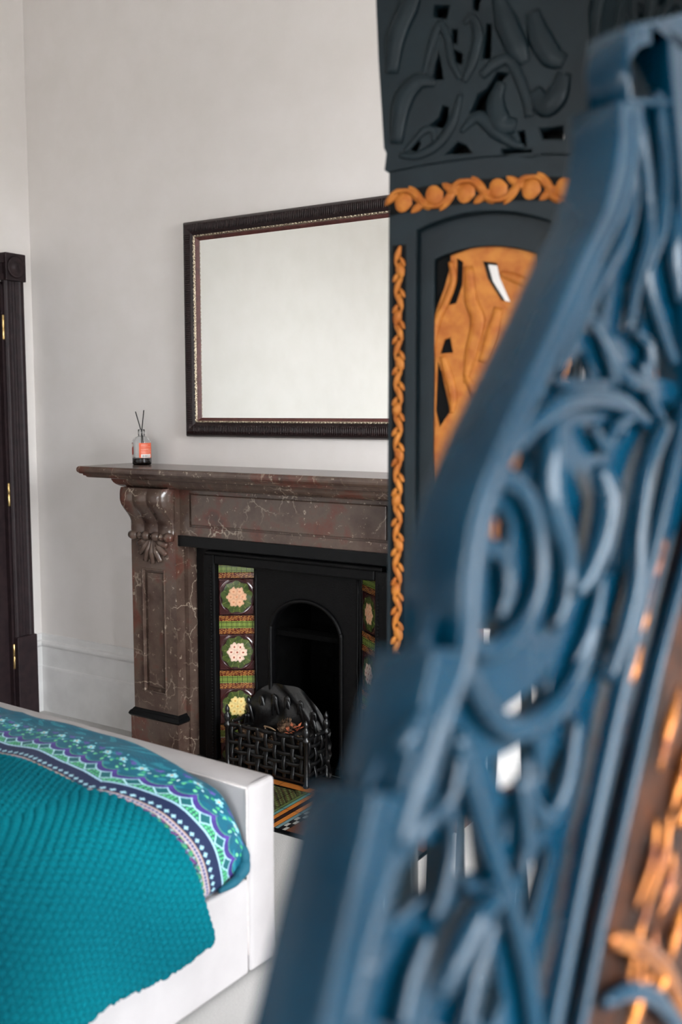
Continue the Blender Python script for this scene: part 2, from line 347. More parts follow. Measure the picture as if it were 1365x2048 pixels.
# ------------------------------------------------------------------ wall mirror
MX0, MX1, MZ0, MZ1 = -2.83, -1.61, 1.348, 2.232
mr = empty('wall_mirror', ((MX0+MX1)/2, 0, MZ0)); tag(mr, 'rectangular wall mirror in dark ribbed wooden frame with gilt inner beading', 'mirror')
CX, CZ = (MX0+MX1)/2, MZ0
def frame_member(name, prof, mat, ribs=0):
    """prof: (inset from outer edge, depth y). mitred four sides"""
    sides = []
    hx, hz = (MX1-MX0)/2, MZ1-MZ0
    for s in range(4):
        V = []; n = len(prof)
        for e in (0, 1):
            for a, y in prof:
                x0, x1, z0, z1 = -hx+a, hx-a, a, hz-a
                V.append([(x0, y, z0), (x1, y, z0), (x1, y, z1), (x0, y, z1)][(s+e) % 4])
        F = [(i, (i+1) % n, n+(i+1) % n, n+i) for i in range(n)]+[tuple(range(n)), tuple(range(n, 2*n))[::-1]]
        o = obj(name, V, F, mat, mr); sides.append(o)
        bm = bmesh.new(); bm.from_mesh(o.data); bmesh.ops.recalc_face_normals(bm, faces=bm.faces[:]); bm.to_mesh(o.data); bm.free()
    return sides
fs = frame_member('frame_rail', [(0, -.002), (0, -.016), (.006, -.026), (.014, -.034), (.022, -.037), (.032, -.036), (.046, -.03), (.056, -.024), (.060, -.024), (.060, -.002)], 'frame')
frame_member('gilt_beading', [(.058, -.008), (.058, -.025), (.062, -.030), (.066, -.026), (.067, -.008)], 'gilt')
frame_member('inner_slip', [(.066, -.006), (.066, -.022), (.071, -.019), (.078, -.011), (.080, -.006)], 'slip')
# bead-and-reel on the gilt and reeded ribs on the hollow of the frame (one joined strip each)
V = []; F = []
def add_ell(c, rx, ry, rz, seg=6, rings=4):
    b = len(V)
    for i in range(rings+1):
        th = math.pi*i/rings
        for k in range(seg): a = 2*math.pi*k/seg; V.append((c[0]+rx*math.sin(th)*math.cos(a), c[1]+ry*math.sin(th)*math.sin(a), c[2]+rz*math.cos(th)))
    for i in range(rings):
        for k in range(seg): F.append((b+i*seg+k, b+(i+1)*seg+k, b+(i+1)*seg+(k+1) % seg, b+i*seg+(k+1) % seg))
hx, hz = (MX1-MX0)/2, MZ1-MZ0
k = 0; z = .07
while z < hz-.07:
    long = k % 3 != 2
    L = .0068 if long else .0035
    for sx in (-1, 1): add_ell((sx*(hx-.0615), -.0285, z), .0036, .0045, L)
    z += 2*L+.0035; k += 1
k = 0; x = -hx+.07
while x < hx-.07:
    L = .0068 if k % 3 != 2 else .0035
    for zz in (.0615, hz-.0615): add_ell((x, -.0285, zz), L, .0045, .0036)
    x += 2*L+.0035; k += 1
tag(obj('bead_and_reel', V, F, 'gilt', mr, True), kind='stuff')
V = []; F = []
x = -hx+.055
while x < hx-.055:
    for zz in (.030, hz-.030): add_ell((x, -.0352, zz), .0026, .004, .018, 6, 4)
    x += .0085
z = .055
while z < hz-.055:
    for sx in (-1, 1): add_ell((sx*(hx-.030), -.0352, z), .018, .004, .0026, 6, 4)
    z += .0085
tag(obj('reeding', V, F, 'frame', mr, True), kind='stuff')
box('mirror_glass', -hx+.07, hx-.07, -.009, -.005, .07, hz-.07, 'mirror', mr)

# ------------------------------------------------------------------ marble chimneypiece
XC = -2.22
fp = empty('marble_fireplace', (XC, 0, 0)); tag(fp, 'brown veined marble fireplace surround with scrolled corbels and a deep shelf', 'fireplace')
def sx(x): return x-XC
SL = 3.17-2.22
ZS = 1.226
# shelf (runs past the corbels; returned at the ends)
def slab(name, hw, dep, prof, mat, parent):
    """prof: (offset inwards, z) for a slab with front and both end edges moulded"""
    V = []; F = []
    for a, z in prof: V += [(-hw+a, 0, z), (-hw+a, -dep+a, z), (hw-a, -dep+a, z), (hw-a, 0, z)]
    n = len(prof)
    for i in range(n-1):
        for k in range(4): F.append((i*4+k, i*4+(k+1) % 4, (i+1)*4+(k+1) % 4, (i+1)*4+k))
    F.append((3, 2, 1, 0)); F.append(tuple((n-1)*4+k for k in range(4)))
    o = obj(name, V, F, mat, parent)
    bm = bmesh.new(); bm.from_mesh(o.data); bmesh.ops.recalc_face_normals(bm, faces=bm.faces[:]); bm.to_mesh(o.data); bm.free(); return o
slab('shelf', SL, .325, [(.036, 1.178), (.030, 1.180), (.026, 1.186), (.020, 1.187), (.018, 1.193), (.010, 1.195), (.006, 1.199), (.001, 1.204), (0, 1.211), (.001, 1.219), (.005, 1.2245), (.009, ZS)], 'marble', fp)
slab('bed_mould', 3.035-2.22, .262, [(.040, 1.140), (.036, 1.141), (.026, 1.145), (.016, 1.151), (.008, 1.159), (.003, 1.168), (0, 1.178)], 'marble', fp)
# frieze with a sunk panel
FY = -.172
box('frieze', sx(-2.737), -sx(-2.737), FY+.012, 0, .948, 1.142, 'marble', fp)
bm = bmesh.new(); hwf = -sx(-2.737)
for q in ((-hwf, hwf, .948, .985), (-hwf, hwf, 1.125, 1.142), (-hwf, -hwf+.05, .985, 1.125), (hwf-.05, hwf, .985, 1.125)): bbox(bm, q[0], q[1], FY, FY+.0125, q[2], q[3])
from_bm('frieze_border', bm, 'marble', fp)
box('frieze_panel', -hwf+.058, hwf-.058, FY+.001, FY+.013, .993, 1.119, 'marble', fp, .004)
PY = -.2
def corbel(side):
    xa, xb = (sx(-2.985), sx(-2.737)) if side < 0 else (-sx(-2.737), -sx(-2.985))
    w = xb-xa
    # pilaster with sunk panel
    bm = bmesh.new(); bbox(bm, xa, xb, PY+.014, 0, .195, 1.142)
    for q in ((xa, xa+.062, .195, 1.142), (xb-.062, xb, .195, 1.142), (xa+.062, xb-.062, .195, .275), (xa+.062, xb-.062, .80, 1.142)): bbox(bm, q[0], q[1], PY, PY+.0145, q[2], q[3])
    pil = from_bm('pilaster', bm, 'marble', fp)
    for q in ((xa+.060, xa+.067), (xb-.067, xb-.060)):
        m_ = box('panel_bead', q[0], q[1], PY-.006, PY+.012, .275, .80, 'marble', pil, .003)
    for q in ((.273, .280), (.795, .802)): box('panel_bead', xa+.060, xb-.060, PY-.004, PY+.012, q[0], q[1], 'marble', pil, .003)
    box('pilaster_field', xa+.078, xb-.078, PY+.006, PY+.016, .292, .784, 'marble', pil, .006)
    # corbel: reeded S-scroll
    pr = [(1.142, -.262), (1.130, -.270), (1.112, -.276), (1.09, -.276), (1.07, -.268), (1.05, -.252), (1.03, -.234), (1.01, -.219), (.99, -.211), (.97, -.209), (.955, -.211)]
    zs = np.array([p[0] for p in pr]); yy = np.array([p[1] for p in pr])
    nz, nx = 40, 60
    Z = np.linspace(1.142, .952, nz); Yc = np.interp(-Z, -zs, yy)
    X = np.linspace(xa+.008, xb-.008, nx); tt = (X-X[0])/(X[-1]-X[0])
    groove = .006*np.abs(np.sin(tt*math.pi*3))**.6+.006*((tt > .06) & (tt < .94))-.012
    GX, GZ = np.meshgrid(X, Z); GY = Yc[:, None]-groove[None]*-1*0 - (groove[None]+.006)*np.clip((1.142-GZ)/.03, 0, 1)
    back = np.full((nz, 1), PY+.02)
    GX = np.hstack([GX[:, :1], GX, GX[:, -1:]]); GY = np.hstack([back, GY, back]); GZ = np.hstack([GZ[:, :1], GZ, GZ[:, -1:]])
    grid('corbel', GX, GY, GZ, 'marble', fp, smooth=False)
    # rolls at the foot of the scroll
    V2 = []
    for t0, t1 in ((.03, .19), (.21, .30), (.32, .46), (.54, .68), (.70, .79), (.81, .97)):
        c = xa+w*(t0+t1)/2; rr = .022 if t1-t0 > .12 else .017
        pts = [(xa+w*t0, PY-.010, .940), (c, PY-.012, .940), (xa+w*t1, PY-.010, .940)]
        tube('scroll_roll', pts, [rr*.75, rr, rr*.75], 'marble', fp, sides=10, n=4)
    # fan of leaf lobes below
    cx, cz = (xa+xb)/2+.0, .930
    for i, an in enumerate((-72, -48, -24, 0, 24, 48, 72)):
        a = math.radians(an); L = .105 if abs(an) < 30 else (.098 if abs(an) < 60 else .085)
        p0 = (cx+.02*math.sin(a), PY-.003, cz-.005*math.cos(a)); p1 = (cx+L*.55*math.sin(a), PY-.007, cz-L*.55*math.cos(a)); p2 = (cx+L*math.sin(a), PY-.003, cz-L*math.cos(a))
        tube('fan_lobe', [p0, p1, p2], [.007, .017, .012], 'marble', fp, up=(0, 1, 0), flat=.8, n=6)
    # black moulded base and plinth
    ww = [(.0, .195), (.004, .192), (.008, .186), (.012, .184), (.018, .176), (.020, .168), (.014, .160)]
    V = []; F = []
    for a, z in ww: V += [(xa-a, 0, z), (xa-a, PY-a, z), (xb+a, PY-a, z), (xb+a, 0, z)]
    for i in range(len(ww)-1):
        for k in range(4): F.append((i*4+k, i*4+(k+1) % 4, (i+1)*4+(k+1) % 4, (i+1)*4+k))
    F.append((0, 1, 2, 3)); F.append(tuple((len(ww)-1)*4+k for k in range(4)))
    obj('base_moulding', V, F, 'slate', fp)
    box('plinth', xa-.012, xb+.012, PY-.013, 0, 0, .162, 'marble', fp, .003)
    # inner jamb slip
    ja, jb = (sx(-2.737), sx(-2.712)) if side < 0 else (-sx(-2.712), -sx(-2.737))
    box('jamb_slip', ja, jb, -.15, 0, 0, .905, 'marble', fp, .002)
corbel(-1); corbel(1)
box('lintel_slip', sx(-2.755), -sx(-2.755), -.205+.02, 0-.04, .905, .949, 'slate', fp, .002)

# ------------------------------------------------------------------ cast iron register grate with tiled cheeks
ins = empty('tiled_fire_insert', (XC, 0, 0)); tag(ins, 'black cast iron fireplace insert with splayed columns of flower tiles', 'fireplace insert')
bm = bmesh.new()
for q in ((sx(-2.713), sx(-2.655), 0, .905), (-sx(-2.655), -sx(-2.713), 0, .905), (sx(-2.655), -sx(-2.655), .872, .905)): bbox(bm, q[0], q[1], -.10, 0, q[2], q[3])
from_bm('backing_panel', bm, 'slate', ins)
for s in (-1, 1):
    a, b = sorted((s*sx(-2.66)*-1, s*sx(-2.602)*-1))
    fr = box('outer_frame', a, b, -.122, -.02, 0, .872, 'iron', ins, .006)
    V = []; F = []
    zz = .02
    while zz < .83: add_ell((s*(-sx(-2.618)), -.124, zz), .0042, .004, .0046, 6, 4); zz += .0125
    tag(obj('beading', V, F, 'iron', fr, True), kind='stuff')
box('outer_frame', sx(-2.602), -sx(-2.602), -.122, -.02, .832, .872, 'iron', ins, .006)
box('outer_frame', sx(-2.64), -sx(-2.64), -.132, -.02, .872, .888, 'iron', ins, .005)
# tiles
TS = .142
def fl_tile(variant):
    n = 72; g = np.linspace(-1, 1, n); U, Vv = np.meshgrid(g, g); R = np.hypot(U, Vv); A = np.arctan2(Vv, U)
    c = np.zeros((n, n, 3)); c[:] = lin3(58, 24, 24)
    c[R < .93] = lin3(44, 20, 20)
    gr = (R < .86+.05*np.sin(9*A+variant)); c[gr] = lin3(70, 84, 38)
    leaf = gr & (np.sin(7*A+2*R*6+variant) > .2); c[leaf] = lin3(56, 72, 34)
    c[gr & (np.abs(np.sin(7*A+variant)) < .09) & (R > .55)] = lin3(120, 128, 62)
    fl = np.zeros((n, n), bool); pts = [(0, 0)]+[(.34*math.cos(k*math.pi/3+variant), .34*math.sin(k*math.pi/3+variant)) for k in range(6)]
    cmap = [(226, 176, 140), (240, 208, 186), (238, 212, 140)][variant]; eye = [(206, 140, 104), (160, 74, 52), (214, 164, 84)][variant]
    for px, py in pts:
        rr = np.hypot(U-px, Vv-py); aa = np.arctan2(Vv-py, U-px); m = rr < .23+.035*np.cos(5*aa+px*9)
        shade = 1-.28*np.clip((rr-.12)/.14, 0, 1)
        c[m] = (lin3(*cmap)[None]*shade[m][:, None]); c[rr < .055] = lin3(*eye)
    relief = .0035*(R < .93)*(np.sqrt(np.clip(1-(R/.93)**2, 0, 1)))*1.0 + .0025*np.exp(-((R-.96)/.04)**2)
    edge = np.maximum(np.abs(U), np.abs(Vv)); relief -= .003*np.clip((edge-.96)/.04, 0, 1)
    return U, Vv, relief, c
def bd_tile(full=True):
    nx, nz = 120, 60; U, Vv = np.meshgrid(np.linspace(-1, 1, nx), np.linspace(-1, 1, nz)); c = np.zeros((nz, nx, 3)); c[:] = lin3(86, 26, 18)
    nn = (np.sin(U*31+3*np.sin(Vv*23))*np.sin(Vv*17+4*np.sin(U*19))); c[nn > .35] = lin3(176, 112, 52); c[nn > .62] = lin3(206, 160, 84); c[nn < -.6] = lin3(60, 16, 14)
    mid = np.abs(Vv) < .40; c[mid] = lin3(40, 52, 18)
    cell = (np.abs(((U*10.5) % 1)-.5) < .36) & (np.abs(((Vv*6.2+.5) % 1)-.5) < .33) & mid; c[cell] = lin3(132, 152, 70)
    return U, Vv, np.where(mid, -.001, .0015), c
tile_meshes = {}
def put_tile(kind, s, zc, hz_):
    """s=-1 left cheek, +1 right cheek; cheek runs from the outer front edge to the inner back edge"""
    key = (kind, s)
    U, Vv, rel, c = fl_tile(kind) if kind < 3 else bd_tile()
    p0 = np.array([sx(-2.60), -.094]); p1 = np.array([sx(-2.484), -.006])
    if s > 0: p0 = p0*[-1, 1]; p1 = p1*[-1, 1]
    t = (U+1)/2; tg = (p1-p0)/np.linalg.norm(p1-p0); nrm = np.array([tg[1], -tg[0]])*(1 if s < 0 else -1)
    if nrm[1] > 0: nrm = -nrm
    X = p0[0]+(p1[0]-p0[0])*t+nrm[0]*(rel+.004); Y = p0[1]+(p1[1]-p0[1])*t+nrm[1]*(rel+.004); Z = Vv*hz_
    if key not in tile_meshes:
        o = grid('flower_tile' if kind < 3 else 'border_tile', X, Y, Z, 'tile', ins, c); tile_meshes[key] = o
    else:
        o = tile_meshes[key].copy(); COL.objects.link(o)
    o.location.z = zc
    return o
for s in (-1, 1):
    p0 = (sx(-2.602), -.094); p1 = (sx(-2.482), -.003)
    q = [(p0[0], p0[1]+.004), (p1[0], p1[1]+.004), (p1[0], p1[1]+.03), (p0[0], p0[1]+.04)]
    V = [(a*(-s), b, z) for z in (0, .835) for a, b in q]; F = [(0, 1, 5, 4), (1, 2, 6, 5), (2, 3, 7, 6), (3, 0, 4, 7), (0, 1, 2, 3), (4, 5, 6, 7)]
    obj('tile_cheek', V, F, 'iron', ins)
    for kind, z in ((0, .693), (1, .461), (2, .232)): put_tile(kind, s, z, .0755)
    for z in (.81, .577, .346, .115): put_tile(3, s, z, .038)
    put_tile(0, s, .02, .055)
# arched plate, rim, firebox
AR = [(-.258, 0), (-.258, .838), (.258, .838), (.258, 0), (.165, 0), (.165, .56)]+[(.165*math.cos(a), .56+.135*math.sin(a)) for a in np.linspace(.05, math.pi-.05, 22)]+[(-.165, .56), (-.165, 0)]
plate('arch_plate', AR, [], -.018, .012, 'iron', ins, .003)
rim = [(.172, -.02, .02), (.172, -.02, .3), (.172, -.02, .56)]+[(.172*math.cos(a), -.02, .56+.142*math.sin(a)) for a in np.linspace(.2, math.pi-.2, 12)]+[(-.172, -.02, .56), (-.172, -.02, .3), (-.172, -.02, .02)]
tube('arch_rim', rim, .009, 'iron', ins, up=(0, 1, 0))
for s in (-1, 1): tube('plate_bead', [(s*.247, -.016, 0), (s*.247, -.02, .4), (s*.247, -.016, .83)], .006, 'iron', ins, sides=6)
bm = bmesh.new()
for q in ((-.26, -.19, .012, .33, 0, .86), (.19, .26, .012, .33, 0, .86), (-.26, .26, .30, .33, 0, .86), (-.26, .26, .012, .33, .83, .86), (-.19, .19, .012, .30, 0, .03)): bbox(bm, *q)
from_bm('firebox', bm, 'soot', ins)
box('smoke_hood', -.19, .19, .02, .09, .54, .56, 'soot', ins)
for r in range(7):
    for k in range(4):
        x0 = -.185+k*.094+(r % 2)*.03
        box('firebrick', x0, min(x0+.088, .188), .288, .302, .05+r*.07, .05+r*.07+.063, 'soot', ins, .002)
# ------------------------------------------------------------------ hearth
he = empty('tiled_hearth', (XC, 0, 0)); tag(he, 'patterned tile hearth with orange, green and dark stripes before the fireplace', 'hearth')
box('hearth_bed', -.76, .76, -.545, -.001, -.02, .004, 'slate', he)
def htile(name, x0, x1, y0, y1, rgb, var=8, pattern=0, z=.008):
    n = 26 if pattern else 3; ny = max(3, int(n*(y1-y0)/max(x1-x0, 1e-4))) if pattern else 3; ny = min(ny, 120)
    g = .0012; X, Y = np.meshgrid(np.linspace(x0+g, x1-g, n), np.linspace(y0+g, y1-g, ny)); c = np.zeros(X.shape+(3,)); c[:] = lin3(*rgb)
    if pattern:
        q = np.sin(X*260)*np.sin(Y*260); q2 = np.sin((X+Y)*180); c[q > .3] = lin3(120, 132, 74); c[q2 > .75] = lin3(38, 40, 30); c[(q < -.5)] = lin3(90, 60, 36)
    # slab with sides
    o = grid(name, X, Y, np.full(X.shape, z), 'hearth_tile', he, c, False)
    return o
strips = [(-2.135, -2.092, (70, 80, 48), 1), (-2.092, -2.077, (96, 112, 66), 0), (-2.077, -2.061, (98, 146, 138), 0), (-2.061, -2.040, (196, 118, 48), 0), (-2.040, -2.021, (44, 28, 26), 0), (-2.021, -1.998, (200, 124, 54), 0), (-1.998, -1.982, (110, 140, 142), 0)]
for side in (-1, 1):
    for x0, x1, rgb, pt in strips:
        a, b = sorted((side*(x0-XC), side*(x1-XC)))
        y = -.53
        while y < -.215:
            y1 = min(y+.152, -.205); htile('stripe_tile', a, b, y, y1, rgb, pattern=pt); y = y1
    for k in range(11):
        for j, x0 in enumerate((-1.982, -1.966)):
            a, b = sorted((side*(x0-XC), side*(x0+.016-XC)))
            htile('check_tile', a, b, -.53+k*.03, -.53+k*.03+.03, (170, 168, 160) if (k+j) % 2 else (26, 26, 28))
    for k in range(4):
        for j in range(3):
            a, b = sorted((side*(.27+k*.121), side*(.27+k*.121+.121))); htile('hearth_square', a, b, -.53+j*.108, -.53+j*.108+.108, ((96, 58, 38), (44, 34, 30))[(k+j) % 2])
for k in range(2):
    for j in range(3): htile('hearth_square', -.085+k*.085, k*.085, -.53+j*.105, -.53+(j+1)*.105, (58, 62, 42), pattern=1)
for k in range(10): htile('front_border_tile', -.75+k*.15, -.6+k*.15, -.205, -.163, (186, 112, 48))
for k in range(10): htile('front_border_tile', -.75+k*.15, -.6+k*.15, -.163, -.02, (40, 34, 32))

# ------------------------------------------------------------------ fire basket with cones and twigs
BX0, BX1, BY0, BY1 = -2.50, -2.112, -.17, -.03
fb = empty('fire_basket', ((BX0+BX1)/2, (BY0+BY1)/2, .008)); tag(fb, 'black iron fire basket with woven lattice sides and finial posts', 'fire basket')
bx, by = (BX1-BX0)/2, (BY1-BY0)/2
fin = [(.012, 0), (.014, .004), (.010, .012), (.010, .175), (.015, .18), (.015, .19), (.009, .196), (.012, .206), (.015, .218), (.012, .229), (.006, .235), (.009, .243), (.010, .251), (.006, .260), (.002, .268)]
for qx in (-1, 1):
    for qy in (-1, 1): lathe('corner_post', fin, 'iron_basket', fb, 12, (qx*bx, qy*by, 0))
zrows = [.045+i*.036 for i in range(5)]
def lattice_bar(p0, p1, nrm, phase, n=40, amp=.004, r=.0075, vertical=False):
    p0 = np.array(p0); p1 = np.array(p1); L = np.linalg.norm(p1-p0); pts = []
    for i in range(n+1):
        t = i/n; pts.append(p0+(p1-p0)*t+np.array(nrm)*amp*math.sin(math.pi*(t*L/.043)+phase))
    return pts
def bars(face):
    if face == 'front': A, B, nrm = (-bx, -by), (bx, -by), (0, -1, 0)
    elif face == 'right': A, B, nrm = (bx, -by), (bx, by), (1, 0, 0)
    else: A, B, nrm = (-bx, by), (-bx, -by), (-1, 0, 0)
    L = math.hypot(B[0]-A[0], B[1]-A[1])
    for i, z in enumerate(zrows):
        pts = lattice_bar((A[0], A[1], z), (B[0], B[1], z), nrm, (i % 2)*math.pi)
        tube('lattice_bar', pts, .008, 'iron_basket', fb, sides=6, up=nrm, flat=.4, smooth=False)
    m = int(L/.043)
    for j in range(1, m+1):
        t = (j-.5)*.043/L
        if t > 1: continue
        x, y = A[0]+(B[0]-A[0])*t, A[1]+(B[1]-A[1])*t
        pts = lattice_bar((x, y, .02), (x, y, .198), nrm, (j % 2)*math.pi+1, 24)
        tube('lattice_upright', pts, .009, 'iron_basket', fb, sides=6, up=nrm, flat=.4, smooth=False)
for f_ in ('front', 'right', 'left'): bars(f_)
box('basket_tray', -bx, bx, -by, by, .012, .02, 'iron_basket', fb)
# ornate humped back plate
nx, nz = 60, 34; U, Vv = np.meshgrid(np.linspace(-1, 1, nx), np.linspace(0, 1, nz))
top = .20+.145*np.clip(1-np.abs(U+.05)**2.4, 0, 1)
Zb = Vv*top; Xb = U*(bx+.02)
rel = .012*np.sin(U*9+3*np.sin(Vv*7))*np.sin(Vv*8+2*U)+.02*np.sqrt(np.clip(1-U**2, 0, 1))*np.sin(Vv*math.pi)
grid('back_plate', Xb, by+.004-rel*1.0, Zb, 'iron_basket', fb)
for i in range(11):
    a0 = -.85+i*.165; zt = .17+.105*max(0, 1-abs(a0+.05)**2.4); sg_ = 1 if i % 2 else -1
    pts = [(bx*a0, by-.004, zt-.06), (bx*(a0+.05*sg_), by-.011, zt-.01), (bx*(a0+.10*sg_), by-.011, zt+.02), (bx*(a0+.13*sg_), by-.010, zt-.005), (bx*(a0+.09*sg_), by-.012, zt-.015)]
    tube('acanthus_scroll', pts, [.006, .010, .010, .008, .004], 'iron_basket', fb, sides=7, up=(0, 1, 0), flat=.6)
# contents, each a thing of its own
bcx, bcy = (BX0+BX1)/2, (BY0+BY1)/2
def pine_cone(x, y, z, s, label, rz):
    e = empty('pine_cone', (x, y, z), rz); tag(e, label, 'pine cone', 'pine cones in the fire basket')
    e.rotation_euler = (random.uniform(.6, 1.2), random.uniform(-.4, .4), rz)
    lathe('core', [(.004*s, -.03*s), (.014*s, -.02*s), (.016*s, 0), (.010*s, .022*s), (.002*s, .034*s)], 'cone', e, 10)
    V = []; F = []
    for k in range(46):
        t = k/46; an = k*2.399; zz = (-.028+.06*t)*s; r0 = (.008+.010*math.sin(math.pi*(.15+.8*t)))*s; r1 = r0+.014*s*(1-.5*t)
        b = len(V); ca, sa = math.cos(an), math.sin(an); wv = .006*s
        for r, dz, ww in ((r0, 0, .5), (r1, .004*s, 1), (r1+.003*s, .009*s, .3), (r0, .006*s, .4)):
            V += [(r*ca-ww*wv*sa, r*sa+ww*wv*ca, zz+dz), (r*ca+ww*wv*sa, r*sa-ww*wv*ca, zz+dz)]
        F += [(b, b+1, b+3, b+2), (b+2, b+3, b+5, b+4), (b+4, b+5, b+7, b+6)]
    tag(obj('scales', V, F, 'cone', e), kind='stuff')
pine_cone(bcx-.135, bcy-.032, .155, .75, 'pale pine cone at the left front of the fire basket', .3)
pine_cone(bcx-.07, bcy-.032, .15, .75, 'second pale pine cone from the left in the fire basket', 1.4)
pine_cone(bcx+.05, bcy-.01, .208, 1.0, 'grey pine cone on top behind the basket rim beside the orange leaves', 2.2)
pine_cone(bcx+.0, bcy-.034, .14, .75, 'brown pine cone showing through the middle of the lattice', 3.0)
pine_cone(bcx+.15, bcy-.03, .16, .8, 'small pine cone next to the right finial post of the basket', 4.0)
for i in range(10):
    x, y = bcx-.15+(i % 5)*.072, bcy-.03+(i//5)*.055; z = .05+random.uniform(0, .02)
    bm = bmesh.new(); bmesh.ops.create_icosphere(bm, subdivisions=2, radius=.024)
    for v in bm.verts: v.co = v.co*(1+.35*math.sin(v.co.x*170+i)*math.cos(v.co.y*150+2*i)*math.sin(v.co.z*130+1))
    o = from_bm('coal_lump', bm, 'coal'); o.location = (x, y, z); o.rotation_euler = (i, 2*i, 3*i)
    tag(o, 'dark lump of coal heaped in the fire basket', 'coal', 'coals in the fire basket')
for i, (p0, p1, lab) in enumerate((((-.03, -.04, .205), (.03, -.045, .2), 'pale dry twig lying along the basket rim'), ((.14, -.05, .2), (.165, -.055, .165), 'short forked twig by the right post of the fire basket'))):
    e = tube('twig', [(bcx+p0[0], bcy+p0[1], p0[2]), (bcx+(p0[0]+p1[0])/2, bcy+p0[1]-.004, (p0[2]+p1[2])/2+.004), (bcx+p1[0], bcy+p1[1], p1[2])], [.004, .0032, .002], 'twig', None, sides=6)
    tag(e, lab, 'twig')
    tube('side_shoot', [(bcx+p0[0]+.006, bcy+p0[1], p0[2]), (bcx+p0[0]+.01, bcy+p0[1]-.01, p0[2]-.02)], [.0028, .0014], 'twig', e, sides=6, smooth=False)
V = []; F = []
e = empty('dried_leaf_spray', (bcx+.105, bcy-.03, .20)); tag(e, 'orange dried leaves piled at the rim beside the finial', 'dried leaves')
for i in range(12):
    a = i*2.4; r = .008+.0022*i; b = Vector((r*math.cos(a), r*.6*math.sin(a), .004+random.uniform(-.008, .022)))
    d0 = Vector((math.cos(a), math.sin(a), random.uniform(.2, 1.2))).normalized()*.024; s0 = d0.cross(Vector((0, 0, 1))).normalized()*.008
    n0 = s0.cross(d0).normalized()*.004
    obj('leaf', [b, b+d0*.4+s0, b+d0, b+d0*.4-s0, b+d0*.45+n0], [(0, 1, 4), (1, 2, 4), (2, 3, 4), (3, 0, 4)], 'leaf', e)

# ------------------------------------------------------------------ reed diffuser
rd = empty('reed_diffuser', (-3.012, -.10, ZS)); tag(rd, 'small glass reed diffuser with orange label standing on the marble shelf', 'diffuser')
lathe('bottle', [(.0, .0005), (.036, .0005), (.0395, .003), (.0405, .008), (.0405, .092), (.039, .103), (.033, .113), (.022, .119), (.0145, .122), (.0135, .126), (.0145, .128), (.0145, .150), (.0125, .151), (.0115, .149), (.0115, .124), (.020, .116), (.031, .109), (.0365, .100), (.0380, .090), (.0380, .010), (.036, .0065), (.0, .0065)], 'glass', rd, 40, cap=False)
lathe('oil', [(.0, .0068), (.035, .0068), (.0374, .0105), (.0374, .026), (.0, .026)], 'oil', rd, 32, cap=False)
def rlabel(a0, a1, z0, z1, r, kind, name):
    n, m = 60, 40; A, Zz = np.meshgrid(np.linspace(a0, a1, n), np.linspace(z0, z1, m)); c = np.zeros(A.shape+(3,)); t = (A-a0)/(a1-a0); h = (Zz-z0)/(z1-z0)
    c[:] = lin3(238, 108, 74)
    if kind == 0:
        for hh, s in ((.86, .5), (.74, .7), (.60, .6), (.56, .8), (.48, .7), (.42, .8), (.36, .6), (.30, .7)):
            w_ = (np.abs(h-hh) < .014) & (t > .12) & (t < .12+s) & (np.sin(t*90+hh*50) > -.4); c[w_] = lin3(250, 196, 176)
        bc = (h < .24) & (h > .02) & (t > .12) & (t < .86); c[bc] = lin3(242, 236, 232)
        c[bc & (h > .05) & (h < .18) & (np.sin(t*130)+.6*np.sin(t*71) > .35) & (t > .2) & (t < .8)] = lin3(60, 56, 56)
    else:
        c[:] = lin3(176, 62, 44); c[(np.abs(h-.75-.3*(t-.5)) < .12) & (t > .3)] = lin3(236, 224, 216); c[(h < .12+.1*t)] = lin3(236, 224, 216)
    o = grid(name, r*np.cos(A), r*np.sin(A), Zz, 'label', rd, c)
    return o
# the camera sees the bottle from azimuth about -46 deg
rlabel(math.radians(-62), math.radians(28), .031, .094, .0409, 0, 'back_label')
rlabel(math.radians(-160), math.radians(-105), .031, .094, .0409, 1, 'front_label')
tube('reed', [(-.012, .012, .010), (.0, .0, .128), (.026, -.010, .232)], .0023, 'reed', rd, sides=7, smooth=False)
tube('reed', [(.016, .004, .010), (.001, .004, .128), (-.042, .010, .226)], .0023, 'reed', rd, sides=7, smooth=False)

# ------------------------------------------------------------------ bed
BLOC, BROT = (-1.5, -1.19, 0), math.radians(-2.4)
bed = empty('bed_frame', BLOC, BROT); tag(bed, 'low white leatherette bed frame with padded footboard and side rails', 'bed')
BW, BL = 1.60, 2.12
def pad(name, x0, x1, y0, y1, z0, z1, bev, parent, wrinkle=.0):
    bm = bmesh.new(); bbox(bm, x0, x1, y0, y1, z0, z1, bev, 3)
    return from_bm(name, bm, 'white_pu', parent, False)
ft = pad('footboard', -BW, 0, -.104, 0, .012, .508, .012, bed)
# soft crown with puckers on the footboard top
nx, ny = 240, 12; U, Vv = np.meshgrid(np.linspace(-BW+.012, -.012, nx), np.linspace(-.094, -.010, ny)); q = (Vv+.052)/.042
Zt = .508+.006*np.clip(1-q**2, 0, 1)+.0012*np.sin(U*55+q*1.3+2*np.sin(U*7))*np.clip((-.25-U)/.3, 0, 1)*(1-q**2)
grid('top_panel', U, Vv, Zt-.0004, 'white_pu', ft)
for xs in (-.009,):
    tube('piping', [(xs, -.104, .06), (xs, -.105, .3), (xs, -.105, .5)], .0028, 'piping', ft, sides=6)
tube('piping', [(-BW+.01, -.104, .502), (-BW/2, -.104, .503), (-.01, -.104, .502)], .0028, 'piping', ft, sides=6)
pad('side_rail', -.045, -.004, -BL, -.106, .012, .266, .008, bed)
pad('side_rail', -BW+.004, -BW+.045, -BL, -.106, .012, .266, .008, bed)
